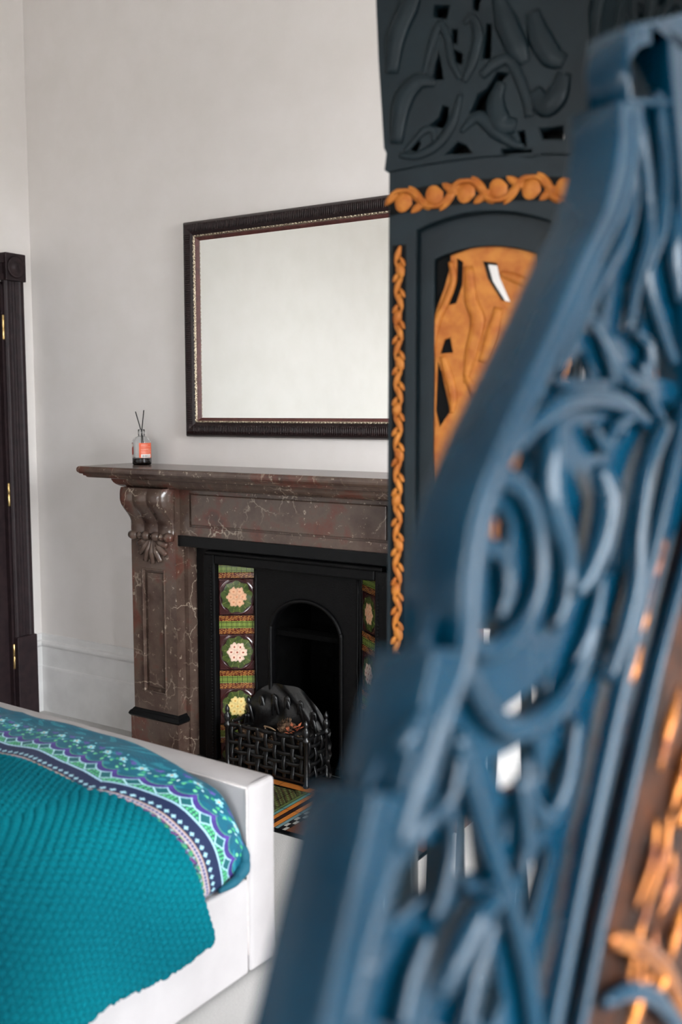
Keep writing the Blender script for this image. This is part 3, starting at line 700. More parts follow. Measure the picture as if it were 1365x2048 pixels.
pad('headboard', -BW, 0, -BL-.1, -BL, .012, 1.0, .012, bed)
box('bed_base', -BW+.046, -.046, -BL, -.106, .14, .2, 'mattress', bed)
for a in (-BW+.03, -.08):
    for b in (-BL+.02, -.09): box('leg', a, a+.05, b, b+.05, 0, .014, 'slate', bed)
mt = box('mattress', -BW+.06, -.07, -BL+.02, -.16, .20, .46, 'mattress', None, .05, 4); mt.location = BLOC; mt.rotation_euler = (0, 0, BROT)
tag(mt, 'thick mattress hidden under the teal duvet on the bed', 'mattress')
# duvet cross-section (x, z) from bed centre to the right side, then arc-length parameterised
sec = np.array([(-.80, .585), (-.65, .584), (-.5, .582), (-.38, .578), (-.28, .570), (-.19, .555), (-.12, .532), (-.065, .503), (-.028, .455), (-.008, .405), (.0, .355), (-.001, .315), (-.008, .285), (-.022, .268)])
def spline_sec(sec, n):
    p, _ = smooth_path([(a, b, 0) for a, b in sec], [0]*len(sec), 12); p = np.array(p)[:, :2]
    s = np.r_[0, np.cumsum(np.hypot(*np.diff(p, axis=0).T))]; S = np.linspace(0, s[-1], n)
    return np.interp(S, s, p[:, 0]), np.interp(S, s, p[:, 1]), S
def foot_drop(y): # rounding down against the footboard
    q = np.clip((y+.215)/.105, 0, 1); return .115*(1-np.sqrt(np.clip(1-q**2, 0, 1)))
def wob(x, y): return .004*np.sin(x*9+1.3*np.sin(y*7))*np.sin(y*11+x*4)+.0025*np.sin(x*23+y*17)
def build_duvet(mirror=False):
    ns, ny = (330, 170) if mirror else (760, 330)
    X, Z, S = spline_sec(sec, ns); smax = S[-1]
    y = np.linspace(-.110, -.62, ny)
    GS, GY = np.meshgrid(S, y); GX = np.tile(X, (ny, 1)); GZ = np.tile(Z, (ny, 1))
    side = np.clip((.57-GZ)/.25, 0, 1)
    GZ2 = GZ-foot_drop(GY)*(GZ-.2)/.4+wob(GX, GY)*(1-.6*side)
    fold = .005*np.sin(GY*70+GX*9+3*np.sin(GX*6))*np.exp(-((GY+.15)/.07)**2); GZ2 = GZ2+fold
    GX2 = GX+.004*np.sin(GY*34+GZ*13)*side-.012*np.clip((GY+.20)/.09, 0, 1)*side
    w = GY-.185*np.clip((GS-(smax-.43))/.40, 0, 1)**.8+.045
    w = w + .004*np.sin(GS*14)+.003*np.sin(GS*33+1)
    u = GS
    d = -w  # distance from the foot
    T = lin3(4, 94, 118); c = np.zeros(GS.shape+(3,)); c[:] = T
    nz_ = np.sin(u*60+4*np.sin(d*40+u*12))*np.sin(d*85+3*np.sin(u*25))
    c[nz_ > .45] = lin3(17, 88, 112); c[nz_ < -.6] = lin3(38, 130, 148)
    ln = np.abs(np.sin(d*330+5*np.sin(u*16)+2.5*np.sin(u*41+d*30))); c[(ln < .22) & (d < .2)] = lin3(14, 72, 96)
    # sprinkled tiny leaves and flowers
    def motif(u0, d0, pu, rad, petals, col, eye=None, rowoff=0, lo=.55):
        k = np.round((u-u0)/pu); uu = u-u0-k*pu; dd = d-d0-rowoff*((k % 2)-.5)
        r = np.hypot(uu, dd); a = np.arctan2(dd, uu)
        m = r < rad*(lo+(1-lo)*np.abs(np.cos(petals/2*a+k))); c[m] = lin3(*col)
        if eye: c[r < rad*.28] = lin3(*eye)
    pu = .062
    motif(.0, .215, pu, .009, 5, (92, 84, 160)); motif(.018, .235, pu, .006, 4, (60, 170, 110)); motif(-.02, .23, pu, .0055, 2, (140, 214, 228))
    motif(.03, .225, pu, .012, 5, (150, 216, 226), (214, 140, 70)); motif(.045, .245, pu, .006, 3, (70, 180, 120)); motif(.012, .250, pu, .006, 3, (98, 196, 140)); motif(-.006, .243, pu, .004, 2, (190, 232, 236))
    motif(.02, .2, pu, .004, 2, (120, 205, 220)); motif(.05, .212, pu, .005, 3, (74, 62, 140)); motif(-.012, .262, pu, .006, 2, (120, 214, 150))
    # scallop border
    ph = ((u/pu) % 1)
    arc = .288+.020*np.abs(np.sin(math.pi*ph))**.8
    tip = .268+.02*np.abs(ph-.5)*2
    pur = (d > arc-.020) & (d < arc); c[pur] = lin3(66, 52, 128)
    heart = (np.abs(ph-.0) < .17*np.clip((d-.262)/.024, 0, 1)) | (np.abs(ph-1) < .17*np.clip((d-.262)/.024, 0, 1)); c[heart & (d > .262) & (d < .288)] = lin3(84, 60, 150)
    c[(np.abs(d-arc) < .0022)] = lin3(176, 224, 236)
    c[np.abs(d-(arc-.021)) < .0012] = lin3(80, 176, 130)
    below = (d > arc+.002) & (d < .333); c[below] = lin3(20, 96, 104)
    tri = .296+.032*np.abs(((ph+.0) % 1)-.5)*2
    chk = below & (d > tri+.004); c[chk] = lin3(16, 74, 82)
    cell = chk & (np.abs(((u/.0105) % 1)-.5) < .34) & (np.abs(((d/.0100) % 1)-.5) < .34); c[cell] = lin3(96, 204, 140)
    c[below & (np.abs(d-tri) < .0024)] = lin3(184, 232, 240)
    c[np.abs(d-.3345) < .0032] = lin3(172, 214, 236)
    navy = (d > .3375) & (d < .385); c[navy] = lin3(24, 40, 78)
    k = np.round(u/.020); uu = u-k*.020; cr = ((np.abs(uu) < .0022) & (np.abs(d-.372) < .0068)) | ((np.abs(uu) < .006) & (np.abs(d-.372) < .0022)); c[cr] = lin3(176, 226, 240)
    ch = (d > .385) & (d < .402); c[ch] = lin3(176, 170, 190)
    c[ch & ((np.abs(d-.3935) > .0062))] = lin3(214, 176, 140)
    k = np.round(u/.0095); c[ch & (np.hypot(u-k*.0095, d-.3935) < .0034)] = lin3(40, 52, 110)
    pz = d > .402; c[pz] = lin3(22, 44, 70)
    nz2 = np.sin(u*150+2*np.sin(d*120))*np.sin(d*190+2*np.sin(u*70)); c[pz & (nz2 > .4)] = lin3(70, 160, 110); c[pz & (nz2 < -.5)] = lin3(120, 56, 130); c[pz & (np.abs(nz2) < .07)] = lin3(176, 210, 220)
    GYw = GY.copy()
    if mirror: return grid('duvet_far_half', -1.6-GX2[:, ::-1], GYw[:, ::-1], GZ2[:, ::-1], 'duvet', dv, c[:, ::-1])
    return grid('duvet', GX2, GYw, GZ2, 'duvet', None, c)
dv = build_duvet(); dv.location = BLOC; dv.rotation_euler = (0, 0, BROT)
tag(dv, 'teal duvet printed with a purple and green floral border, tucked behind the footboard', 'duvet')
# rest of the duvet: left side and the part below the throw
ns = 120; Xs, Zs, Ss = spline_sec(sec, ns)
yy = np.linspace(-.61, -BL+.06, 60); Xf = np.r_[(-1.6-Xs[::-1])[:-1], Xs]; Zf = np.r_[Zs[::-1][:-1], Zs]
gx, gy = np.meshgrid(Xf, yy); gz = np.tile(Zf, (len(yy), 1))+wob(gx, gy)*.5
grid('duvet_body', gx, gy, gz-.003, 'duvet', dv, np.tile(lin3(4, 94, 118), gx.shape+(1,)))
build_duvet(True)
# crumpled corner tucked by the footboard
for i, (p, r) in enumerate((([(-.012, -.112, .33), (-.004, -.125, .30), (-.006, -.16, .278)], [.012, .018, .010]), ([(-.03, -.111, .36), (-.006, -.117, .33), (-.004, -.122, .285)], [.010, .014, .008]), ([(-.004, -.125, .288), (.002, -.17, .283), (-.001, -.22, .280)], [.010, .012, .006]))):
    V, F = tube_mesh(p, r, sides=10); obj('duvet_corner_fold', V, F, 'duvet', dv, True, np.tile(lin3(18, 88, 108), (len(V), 1)))

# waffle throw
def build_throw():
    s2 = np.array([(-1.42, .585), (-1.25, .597), (-1.05, .602), (-.86, .602), (-.65, .601), (-.5, .599), (-.38, .594), (-.28, .586), (-.19, .571), (-.115, .548), (-.055, .518), (-.012, .468), (.012, .412), (.022, .355), (.024, .30), (.026, .25), (.030, .205), (.032, .185)])
    ns, ny = 800, 520
    X, Z, S = spline_sec(s2, ns); smax = S[-1]
    sg = np.clip((S-(smax-.49))/.49, 0, 1)
    edge = -.478+.010*np.sin(S*6)+.208*sg**.75            # far edge of the throw along the section
    ylen = 1.22
    T = np.linspace(0, 1, ny)[:, None]; GY = edge[None]-T*ylen*(1+.12*sg[None]); GX = np.tile(X, (ny, 1)); GZ = np.tile(Z, (ny, 1)); GS = np.tile(S, (ny, 1))
    d = T*ylen+0*GS
    side = np.clip((.56-GZ)/.2, 0, 1)
    # hem line undulates a little
    GZ = GZ+wob(GX, GY)*(1-side)+side*.006*np.sin(GY*19+1)
    GX = GX+.010*np.sin(GY*15+.5)*side*np.clip((GZ.max()-GZ)/.4, 0, 1)
    px, py = .0185, .0155
    row = np.floor(d/py); cu_ = np.cos(2*np.pi*(GS/px+.5*(row % 2))); h = np.abs(np.cos(np.pi*d/py))
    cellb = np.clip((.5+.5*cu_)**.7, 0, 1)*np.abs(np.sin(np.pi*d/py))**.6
    # band rows on the hem
    disp = .0125*cellb*np.clip((smax-GS)/.025, .15, 1)+.0012*RNG.normal(size=GS.shape)*.6
    dx = np.gradient(X); dz = np.gradient(Z); L = np.hypot(dx, dz); nxn, nzn = -dz/L, dx/L
    GX = GX+disp*nxn[None]; GZ = GZ+disp*nzn[None]
    hem = np.minimum(np.minimum(d, smax-GS), .03)
    GZ = GZ-.010*np.clip(1-d/.012, 0, 1)*(1-side); GX = GX-.012*np.clip(1-d/.012, 0, 1)*side
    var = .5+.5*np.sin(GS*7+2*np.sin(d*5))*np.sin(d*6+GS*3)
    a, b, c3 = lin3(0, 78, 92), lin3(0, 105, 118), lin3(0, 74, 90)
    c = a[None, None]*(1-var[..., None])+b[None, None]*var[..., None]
    c = c*(.86+.28*cellb[..., None])  # waffle hollows darkened, raised cells lightened: shading put into the colour
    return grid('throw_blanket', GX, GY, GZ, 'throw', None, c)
th = build_throw(); th.location = BLOC; th.rotation_euler = (0, 0, BROT)
so = th.modifiers.new('thickness', 'SOLIDIFY'); so.thickness = .008; so.offset = -1
tag(th, 'teal waffle fleece throw draped across the bed and over its side rail', 'blanket')

# ------------------------------------------------------------------ folding screen further back (dark teal with gold)
SXL, SZL = (775-682.5)/FPX*2.25, 2.25
TX, TZ = .391/math.hypot(.391, .15), -.15/math.hypot(.391, .15)
RH = np.array([RT[0], RT[1]]); FH = np.array([FW[0], FW[1]])/math.hypot(FW[0], FW[1])
P0 = CAM[:2]+RH*SXL+FH*(SZL*math.cos(PITCH))
tdir = RH*TX+FH*TZ; tdir /= np.linalg.norm(tdir)
# local frame: x = along the leaf, y = into the board (away from the viewer), z = up
ndir = np.array([-tdir[1], tdir[0]])
if ndir@FH < 0: ndir = -ndir
MWF = Matrix(((tdir[0], ndir[0], 0, P0[0]), (tdir[1], ndir[1], 0, P0[1]), (0, 0, 1, 0), (0, 0, 0, 1)))
def F2(x, y, off=0.0):
    v = ray(x, y); n3 = np.array([ndir[0], ndir[1], 0]); p0 = np.array([P0[0], P0[1], 0])+n3*off
    t = ((p0-CAM)@n3)/(v@n3); p = CAM+t*v; return (float((p[:2]-P0)@tdir), float(p[2]))
SW = .419
fsr = empty('folding_screen', mw=MWF); tag(fsr, 'dark teal carved folding screen with gold arch band and gold leaf panel', 'screen')
def arch(u, base, rise, hw=SW/2): return base+rise*(1-((u-SW/2)/hw)**2)
us = np.linspace(0, SW, 21)
zb0 = F2(778, 345)[1]              # where crown meets the arched rail at the left edge
band_lo, band_hi = F2(778, 432)[1], F2(778, 388)[1]
RISE = F2(930, 366)[1]-F2(778, 390)[1]; RISE = max(.014, min(RISE, .09))
rec_u0, rec_u1 = F2(832, 700)[0], SW-F2(832, 700)[0]
rec_top = F2(836, 460)[1]
def plate_xz(*a, **k): return plate(*a, **k)
outer = [(0, .02), (SW, .02)]+[(u, arch(u, zb0, RISE)) for u in us[::-1]]
rec = [(rec_u0, .12), (rec_u1, .12)]+[(u, rec_top+.030*(1-((u-SW/2)/(rec_u1-rec_u0)*2)**2)) for u in np.linspace(rec_u1, rec_u0, 15)]
pf = plate('panel_frame', outer, [rec], 0, .055, 'teal_dark', fsr, .003)
for u0 in (.0, SW-.06): box('foot', u0, u0+.06, -.005, .06, 0, .025, 'teal_dark', fsr)
# gold arch band: black ground plus raised ochre scrollwork
bo = [(u, arch(u, band_lo, RISE)) for u in us]+[(u, arch(u, band_hi, RISE)) for u in us[::-1]]
gb = plate('arch_band', [(a+(.004 if i in (0, 41) else 0), b) for i, (a, b) in enumerate(bo)], [], -.003, .004, 'black_band', pf)
bh = band_hi-band_lo
def blob(name, cx, cz, rx, rz, rot, mat, parent, y=-.003, dep=.005):
    V = []; F = []; seg = 14
    for ring, (k, dy) in enumerate(((1, 0), (.75, -.7), (.3, -1))):
        for i in range(seg):
            a = 2*math.pi*i/seg; r = k*(1 if abs(math.cos(a)) < .95 else 1.12); px, pz = rx*r*math.cos(a), rz*k*math.sin(a)
            V.append((cx+px*math.cos(rot)-pz*math.sin(rot), y+dy*dep, cz+px*math.sin(rot)+pz*math.cos(rot)))
    for r in range(2):
        for i in range(seg): F.append((r*seg+i, r*seg+(i+1) % seg, (r+1)*seg+(i+1) % seg, (r+1)*seg+i))
    F.append(tuple(2*seg+i for i in range(seg)))
    return obj(name, V, F, mat, parent, True)
nmot = 6
for k in range(nmot):
    uc = SW*(k+.5)/nmot; zc = arch(uc, (band_lo+band_hi)/2, RISE); sgn = 1 if k % 2 else -1
    blob('gold_bud', uc, zc, .019, bh*.50, sgn*.35, 'gold', gb)
    blob('gold_leaf', uc+.030, zc-sgn*bh*.20, .026, .010, sgn*.9, 'gold', gb)
    blob('gold_leaf', uc-.026, zc-sgn*bh*.24, .022, .009, -sgn*.8, 'gold', gb)
    blob('gold_leaf', uc+.036, zc+sgn*bh*.26, .021, .009, -sgn*.6, 'gold', gb)
    q = [(uc-SW/nmot/2, -.006, arch(uc-SW/nmot/2, (band_lo+band_hi)/2, RISE)), (uc-.02, -.007, zc-sgn*bh*.40), (uc+.012, -.007, zc-sgn*bh*.44), (uc+SW/nmot/2, -.006, arch(uc+SW/nmot/2, (band_lo+band_hi)/2, RISE))]
    tube('gold_stem', q, [.004, .005, .005, .004], 'gold', gb, sides=6, up=(0, 1, 0))
# gold inlay running down both stiles
u_in = (F2(789, 800)[0]+F2(806, 800)[0])/2
for uu in (u_in, SW-u_in):
    z1, z0 = F2(797, 500)[1], F2(797, 1235)[1]
    gi = box('inlay_channel', uu-.0155, uu+.0155, -.002, .004, z0-.55, z1+.01, 'black_band', pf)
    z = z1-.01; k = 0
    while z > z0-.5:
        s_ = 1 if k % 2 else -1; big = k % 3 == 1
        blob('gold_leaf', uu+s_*.003, z, .0095 if big else .0065, .017 if big else .020, s_*.3, 'gold', gi, -.002, .006)
        blob('gold_leaf', uu-s_*.008, z-.016, .005, .012, -s_*.5, 'gold', gi, -.002, .005)
        tube('gold_stem', [(uu, -.003, z), (uu+s_*.007, -.004, z-.018), (uu, -.003, z-.036)], .0028, 'gold', gi, sides=5, up=(0, 1, 0), n=4)
        z -= .034; k += 1
# inner arched frame set back in the recess
ia = F2(868, 700, .03)[0]; it = F2(880, 518, .03)[1]
inn = [(rec_u0-.01, 1.0), (rec_u1+.01, 1.0), (rec_u1+.01, rec_top+.05), (rec_u0-.01, rec_top+.05)]
hol = [(ia, 1.07), (SW-ia, 1.07)]+[(u, it+.022*(1-((u-SW/2)/(SW-2*ia)*2)**2)) for u in np.linspace(SW-ia, ia, 15)]
pi_ = plate('inner_frame', inn, [hol], .030, .050, 'teal_dark', pf, .002)
# pierced gold leaf panel
def z6(x, y): return F2(x/2.178+740, y/2.178+340, .042)
def gstroke(pts, wid, mat='gold', parent=pf, y=.048, flat=.7, name='gold_leaf'):
    p = [z6(*q) for q in pts]; return tube(name, [(a, y, b) for a, b in p], [w*.5 for w in wid], mat, parent, sides=10, up=(0, 1, 0), flat=flat)
gp_hol = [[z6(*q) for q in h] for h in ([(380, 384), (406, 400), (402, 500), (376, 580), (334, 590), (356, 530), (378, 470)], [(306, 800), (326, 738), (350, 730), (362, 795)], [(296, 830), (312, 880), (350, 1050), (304, 1120), (286, 1050)],
    [(492, 396), (552, 404), (566, 470), (612, 574), (572, 566), (512, 470)])]
ZB = 1.06                                             # foot of the gilded bay; below it the leaf gets an added, open baluster bay
gpo = [(SW-ia+.012, ZB), (SW-ia+.012, it+.012), (SW/2, it+.03)]+[z6(*q) for q in ((352, 372), (350, 420), (322, 520), (288, 610), (264, 700), (258, 860), (262, 1000), (272, 1130))]
gpo += [(gpo[-1][0]+.012, ZB)]
gpl = plate('gold_panel', gpo, gp_hol, .042, .052, 'gold', pf, .002)
pco = [(ia-.012, ZB), (SW-ia+.012, ZB), (SW-ia+.012, it+.012), (SW/2, it+.03), (ia-.012, it+.012)]
plate('panel_shade_back', pco, gp_hol[3:], .0522, .10, 'black_band', pf)  # added black sheet standing in for shade inside the gold panel's openings
box('cross_rail', rec_u0-.01, rec_u1+.01, .004, .052, ZB-.09, ZB+.004, 'teal_dark', pf, .004)
for k in range(4):  # bay and bars made up so pale floor shows as light patches
    uu = rec_u0+(rec_u1-rec_u0)*(k+.5)/4
    lathe('added_baluster', [(.012, 0), (.014, .02), (.008, .05), (.013, .2), (.009, .34), (.007, .42), (.009, .5), (.013, .64), (.008, .80), (.014, .83), (.012, .855)], 'teal_dark', pf, 12, (uu, .03, .115))
gstroke([(352, 400), (365, 480), (330, 580), (292, 660), (272, 800), (272, 980), (276, 1130)], [.012, .016, .018, .020, .016, .012, .006], y=.042)
gstroke([(430, 420), (440, 560), (470, 660), (440, 800), (415, 930)], [.02, .03, .035, .03, .01], y=.042, flat=.35)
gstroke([(560, 600), (530, 720), (490, 840)], [.02, .03, .02], y=.042, flat=.35)
gstroke([(318, 810), (340, 890), (362, 980), (358, 1060)], [.015, .022, .022, .01], y=.042, flat=.5)
gstroke([(570, 450), (630, 470), (700, 500)], [.012, .022, .02], y=.042, flat=.4)
for k in range(4):                                    # carved gold foliage over the rest of the panel
    zc = ZB+.09+.11*k; uc = SW*.56
    for s_, L in ((-1, .07), (1, .075)):
        tube('gold_leaf', [(uc, .041, zc-.05), (uc+s_*L*.5, .039, zc), (uc+s_*L, .041, zc+.055)], [.006, .017, .004], 'gold', pf, sides=8, up=(0, 1, 0), flat=.4, n=5)
tube('gold_stem', [(SW*.56, .041, ZB+.02), (SW*.55, .040, ZB+.2), (SW*.57, .040, ZB+.36), (SW*.56, .041, ZB+.52)], [.008, .009, .008, .004], 'gold', pf, sides=8, up=(0, 1, 0))
# pierced crown: thick board with carved through-holes and relief leaves
zc0 = lambda x, y: F2(x/3.4125+740, y/3.4125)
zr = lambda x, y: F2(1000+x/3.74, y/3.74)
ctop = 2.78
cl = [F2(752, 0), F2(757, 120), F2(764, 230), F2(768, 296), F2(773, 306), F2(769, 340)]
crown = [(u, arch(u, zb0, RISE)+.0005) for u in us]
right = [(SW-a, b) for a, b in cl[::-1]]
topc = [(SW+.012-.0*k, ctop-.1) for k in (0,)]+[(SW*(.5+.5*math.cos(a)), ctop-.1+.14*math.sin(a)) for a in np.linspace(.3, math.pi-.3, 9)]+[(-.012, ctop-.1)]
HO = [[(470, 330), (505, 540), (425, 550), (445, 430)], [(495, 715), (540, 730), (525, 885), (405, 850), (470, 800)], [(312, 915), (347, 980), (322, 1032), (248, 1022)],
      [(600, 965), (655, 990), (700, 1045), (505, 1055)], [(870, 485), (955, 495), (840, 620), (812, 772), (680, 772), (735, 640), (800, 600)],
      [(795, 155), (832, 160), (826, 402), (765, 402)], [(572, 330), (632, 365), (632, 442), (580, 420)], [(838, 828), (932, 892), (850, 895)],
      [(900, 1010), (1108, 1020), (1108, 1078), (900, 1045)], [(1150, 870), (1322, 858), (1326, 950), (1185, 950)], [(440, 30), (545, 30), (525, 132), (430, 112)], [(1005, 892), (1058, 885), (1070, 1008), (1035, 980)], [(700, -60), (770, -60), (740, 80), (705, 60)], [(560, 190), (600, 200), (596, 300), (560, 290)]]
holes = [[zc0(*q) for q in h] for h in HO]
cr = plate('crown', crown+right+topc+cl, holes, .0, .062, 'teal_dark', fsr, .002)
plate('crown_shade_back', [(a, b) for a, b in crown]+right+topc+cl, [[zc0(*q) for q in h] for h in ([(1040, 1015), (1110, 1022), (1110, 1085), (1040, 1075)], [(1290, 850), (1330, 850), (1330, 950), (1290, 950)])], .0625, .070, 'black_band', cr)  # added dark sheet so the crown's holes read as deep shade
def cs(pts, wid, y=.0, flat=.45):
    p = [zc0(*q) for q in pts]; return tube('carved_leaf', [(a, y, b) for a, b in p], [w*.5 for w in wid], 'teal_dark', cr, sides=8, up=(0, 1, 0), flat=flat)
cs([(360, 540), (420, 300), (480, 170), (530, 260), (560, 420), (620, 540)], [.01, .018, .02, .02, .018, .012])
cs([(200, 1060), (330, 1060), (470, 980), (560, 840), (620, 640)], [.012, .02, .024, .024, .012])
cs([(620, 900), (740, 800), (860, 900), (980, 980), (1050, 1000)], [.01, .03, .03, .02, .01])
cs([(240, 1040), (360, 900), (430, 890), (440, 960)], [.012, .018, .016, .01])
cs([(900, 560), (860, 700), (900, 840), (1000, 860)], [.02, .04, .05, .03])
cs([(640, 160), (700, 120), (740, 240), (700, 420), (640, 560)], [.01, .02, .026, .024, .014])
cs([(760, 520), (860, 430), (960, 420), (1060, 640), (1090, 800)], [.02, .03, .024, .024, .02])
cs([(860, -80), (930, 150), (1010, 330), (1060, 430)], [.02, .05, .05, .02])
cs([(180, 980), (220, 700), (330, 560), (450, 570)], [.03, .05, .04, .015])
cs([(150, 500), (180, 250), (260, 60), (330, -100)], [.03, .05, .05, .03])
cs([(1120, 620), (1200, 720), (1280, 650), (1330, 500)], [.03, .05, .05, .03])
cs([(1110, 80), (1160, 250), (1240, 380), (1330, 420)], [.03, .05, .05, .03])
for k in range(3):
    zc = 2.44+.10*k
    for s_ in (-1, 1): tube('carved_leaf', [(SW/2, -.001, zc-.06), (SW/2+s_*.06, -.003, zc), (SW/2+s_*(.15-.03*k), -.001, zc+.05)], [.01, .022, .006], 'teal_dark', cr, sides=8, up=(0, 1, 0), flat=.45, n=5)
# second leaf, hinged at the right edge and folded back
LEAF2 = []
T2 = RH*.35-FH*.937; T2 /= np.linalg.norm(T2); N2 = np.array([-T2[1], T2[0]])
h0 = P0+tdir*(SW+.012)
m2 = MWF.inverted() @ Matrix(((T2[0], N2[0], 0, h0[0]), (T2[1], N2[1], 0, h0[1]), (0, 0, 1, 0), (0, 0, 0, 1)))
for part in [o for o in list(fsr.children)]:
    c = link_copy(part, fsr); c.matrix_basis = m2 @ part.matrix_basis
    for sub in part.children:
        s2 = link_copy(sub, c)
for z in (.4, 1.1, 1.7): lathe('hinge', [(.005, 0), (.005, .07)], 'brass', fsr, 10, (SW+.006, .0, z))
# keep to thing > part > sub-part: lift deeper pieces one level
def relevel(root):
    for part in list(root.children):
        for sub in list(part.children):
            for deep in list(sub.children):
                deep.parent = part
relevel(fsr)

# ------------------------------------------------------------------ blue carved screen close to the camera, leaning back slightly
NA, NB, NC = 1.4916, -.000837, .0000629            # 1/depth over the picture for its plane
def invd(x, y): return NA+NB*(x-682.5)+NC*(y-1024)
def N3(x, y): return CAM+ray(x, y)/invd(x, y)
ncam = NB*FPX*RT+NC*FPX*DN+NA*FW; nn = ncam/np.linalg.norm(ncam)   # points away from the camera
eu = np.cross(nn, (0, 0, 1)); eu /= np.linalg.norm(eu)
if eu@RT < 0: eu = -eu
ev = np.cross(eu, nn); ev = ev if ev[2] > 0 else -ev
o0 = N3(950, 1200); k = -o0[2]/ev[2]; o0 = o0+ev*k
MWN = Matrix(((eu[0], nn[0], ev[0], o0[0]), (eu[1], nn[1], ev[1], o0[1]), (eu[2], nn[2], ev[2], o0[2]), (0, 0, 0, 1)))
def Q(x, y):
    p = N3(x, y)-o0; return (float(p@eu), float(p@ev))
def pxm(x, y): return 1/invd(x, y)/FPX
ns_ = empty('carved_screen', mw=MWN); tag(ns_, 'blue lacquered carved screen with stepped edge and gold carving, nearest the camera', 'screen')
# stepped outer frame in three tiers, each lower one bigger and standing prouder
TH = .058                                             # thickness of the frame; its end face is seen from the camera
e1 = [(1240, 200), (1242, 260), (1232, 330), (1210, 420), (1165, 510), (1118, 620), (1062, 740), (1010, 850), (964, 965), (941, 1045), (926, 1150), (920, 1310)]
e2 = [(866, 1296), (840, 1420), (808, 1560), (800, 1600)]
e3 = [(742, 1586), (700, 1780), (632, 2093), (600, 2260)]
def strip(e, w): return [Q(*p) for p in e]+[Q(p[0]+w, p[1]+4) for p in e[::-1]]
plate('frame_tier', strip(e1, 48), [], 0, TH, 'blue', ns_, .003)
plate('frame_tier', strip(e2, 70), [], -.001, TH+.001, 'blue', ns_, .003)
plate('frame_tier', strip(e3, 90), [], -.002, TH+.002, 'blue', ns_, .003)
lo = Q(600, 2260); lo2 = (lo[0]+.06, lo[1])
plate('frame_stile', [(lo[0], 0.0), (lo2[0], 0.0), (lo2[0], lo2[1]+.03), (lo[0], lo[1]+.004)], [], 0, TH, 'blue', ns_, .003)
# crown block above
plate('frame_tier', [Q(*p) for p in [(1262, 48), (1380, 22), (1490, 0), (1490, 210), (1262, 205), (1254, 120)]], [[Q(*p) for p in [(1278, 58), (1300, 56), (1300, 80), (1282, 84)]]], .0, .05, 'blue', ns_, .004)
# pierced ground board behind the carving
gbo = [(1262, 200), (1500, 150), (1500, 1000), (1440, 1500), (1290, 2250), (640, 2250), (700, 2000), (770, 1620), (850, 1440), (945, 1150), (985, 960), (1080, 740), (1190, 500), (1240, 380)]
GH = [[(1158, 748), (1215, 690), (1238, 745)], [(1060, 960), (1078, 880), (1110, 850), (1115, 900), (1095, 965)], [(1020, 1010), (1050, 1005), (1072, 1040), (1068, 1150), (1040, 1110)],
      [(968, 1225), (1010, 1255), (1040, 1230), (1068, 1230), (1050, 1300), (1000, 1320), (975, 1290)], [(1010, 1395), (1060, 1425), (1120, 1380), (1152, 1340), (1140, 1400), (1080, 1450), (1030, 1450)],
      [(915, 1455), (945, 1450), (948, 1560), (925, 1620), (912, 1540)], [(868, 1700), (935, 1695), (925, 1790), (820, 1875), (775, 1860), (830, 1780)], [(968, 1655), (1012, 1650), (1025, 1760), (960, 1765)], [(962, 1772), (1018, 1772), (1000, 1800), (960, 1800)],
      [(1035, 1530), (1120, 1480), (1130, 1560), (1060, 1600)], [(1140, 1560), (1165, 1500), (1178, 1520), (1150, 1640)], [(1100, 1760), (1145, 1690), (1150, 1720), (1105, 1900), (1085, 1960)], [(1010, 1960), (1040, 1900), (1060, 2020), (1030, 2100), (1000, 2020)],
      [(1240, 500), (1270, 470), (1262, 560), (1245, 640), (1230, 600)], [(1290, 560), (1320, 545), (1330, 640), (1300, 690)], [(1345, 700), (1400, 690), (1400, 760), (1350, 745)], [(1262, 860), (1300, 848), (1290, 872), (1265, 880)], [(1255, 970), (1285, 965), (1288, 990), (1258, 995)], [(1250, 1080), (1275, 1060), (1275, 1140), (1250, 1160)], [(1195, 1310), (1262, 1245), (1268, 1300), (1220, 1340)], [(1050, 1630), (1072, 1610), (1062, 1690), (1052, 1690)], [(1270, 1280), (1300, 1270), (1290, 1330), (1268, 1340)]]
gnd = plate('ground_board', [Q(*p) for p in gbo], [[Q(*p) for p in h] for h in GH], .024, .040, 'blue', ns_, .002)
def st(pts, rad, mat='blue', y=.016, flat=.8, name='carved_scroll', sides=10):
    P = [Q(*p) for p in pts]; R = [r*pxm(*p) for r, p in zip(rad if hasattr(rad, '__len__') else [rad]*len(pts), pts)]
    return tube(name, [(a, y, b) for a, b in P], R, mat, ns_, sides=sides, up=(0, 1, 0), flat=flat)
# inner moulding of the frame
st([(1268, 215), (1266, 330), (1240, 430), (1194, 520), (1146, 630), (1090, 750), (1038, 860), (992, 970), (969, 1050), (954, 1160), (945, 1300), (905, 1420), (868, 1540), (815, 1640), (780, 1760), (740, 1900), (705, 2060)], [15, 15, 16, 16, 18, 18, 18, 18, 18, 18, 18, 20, 22, 24, 26, 28, 30], y=.004, name='frame_moulding')
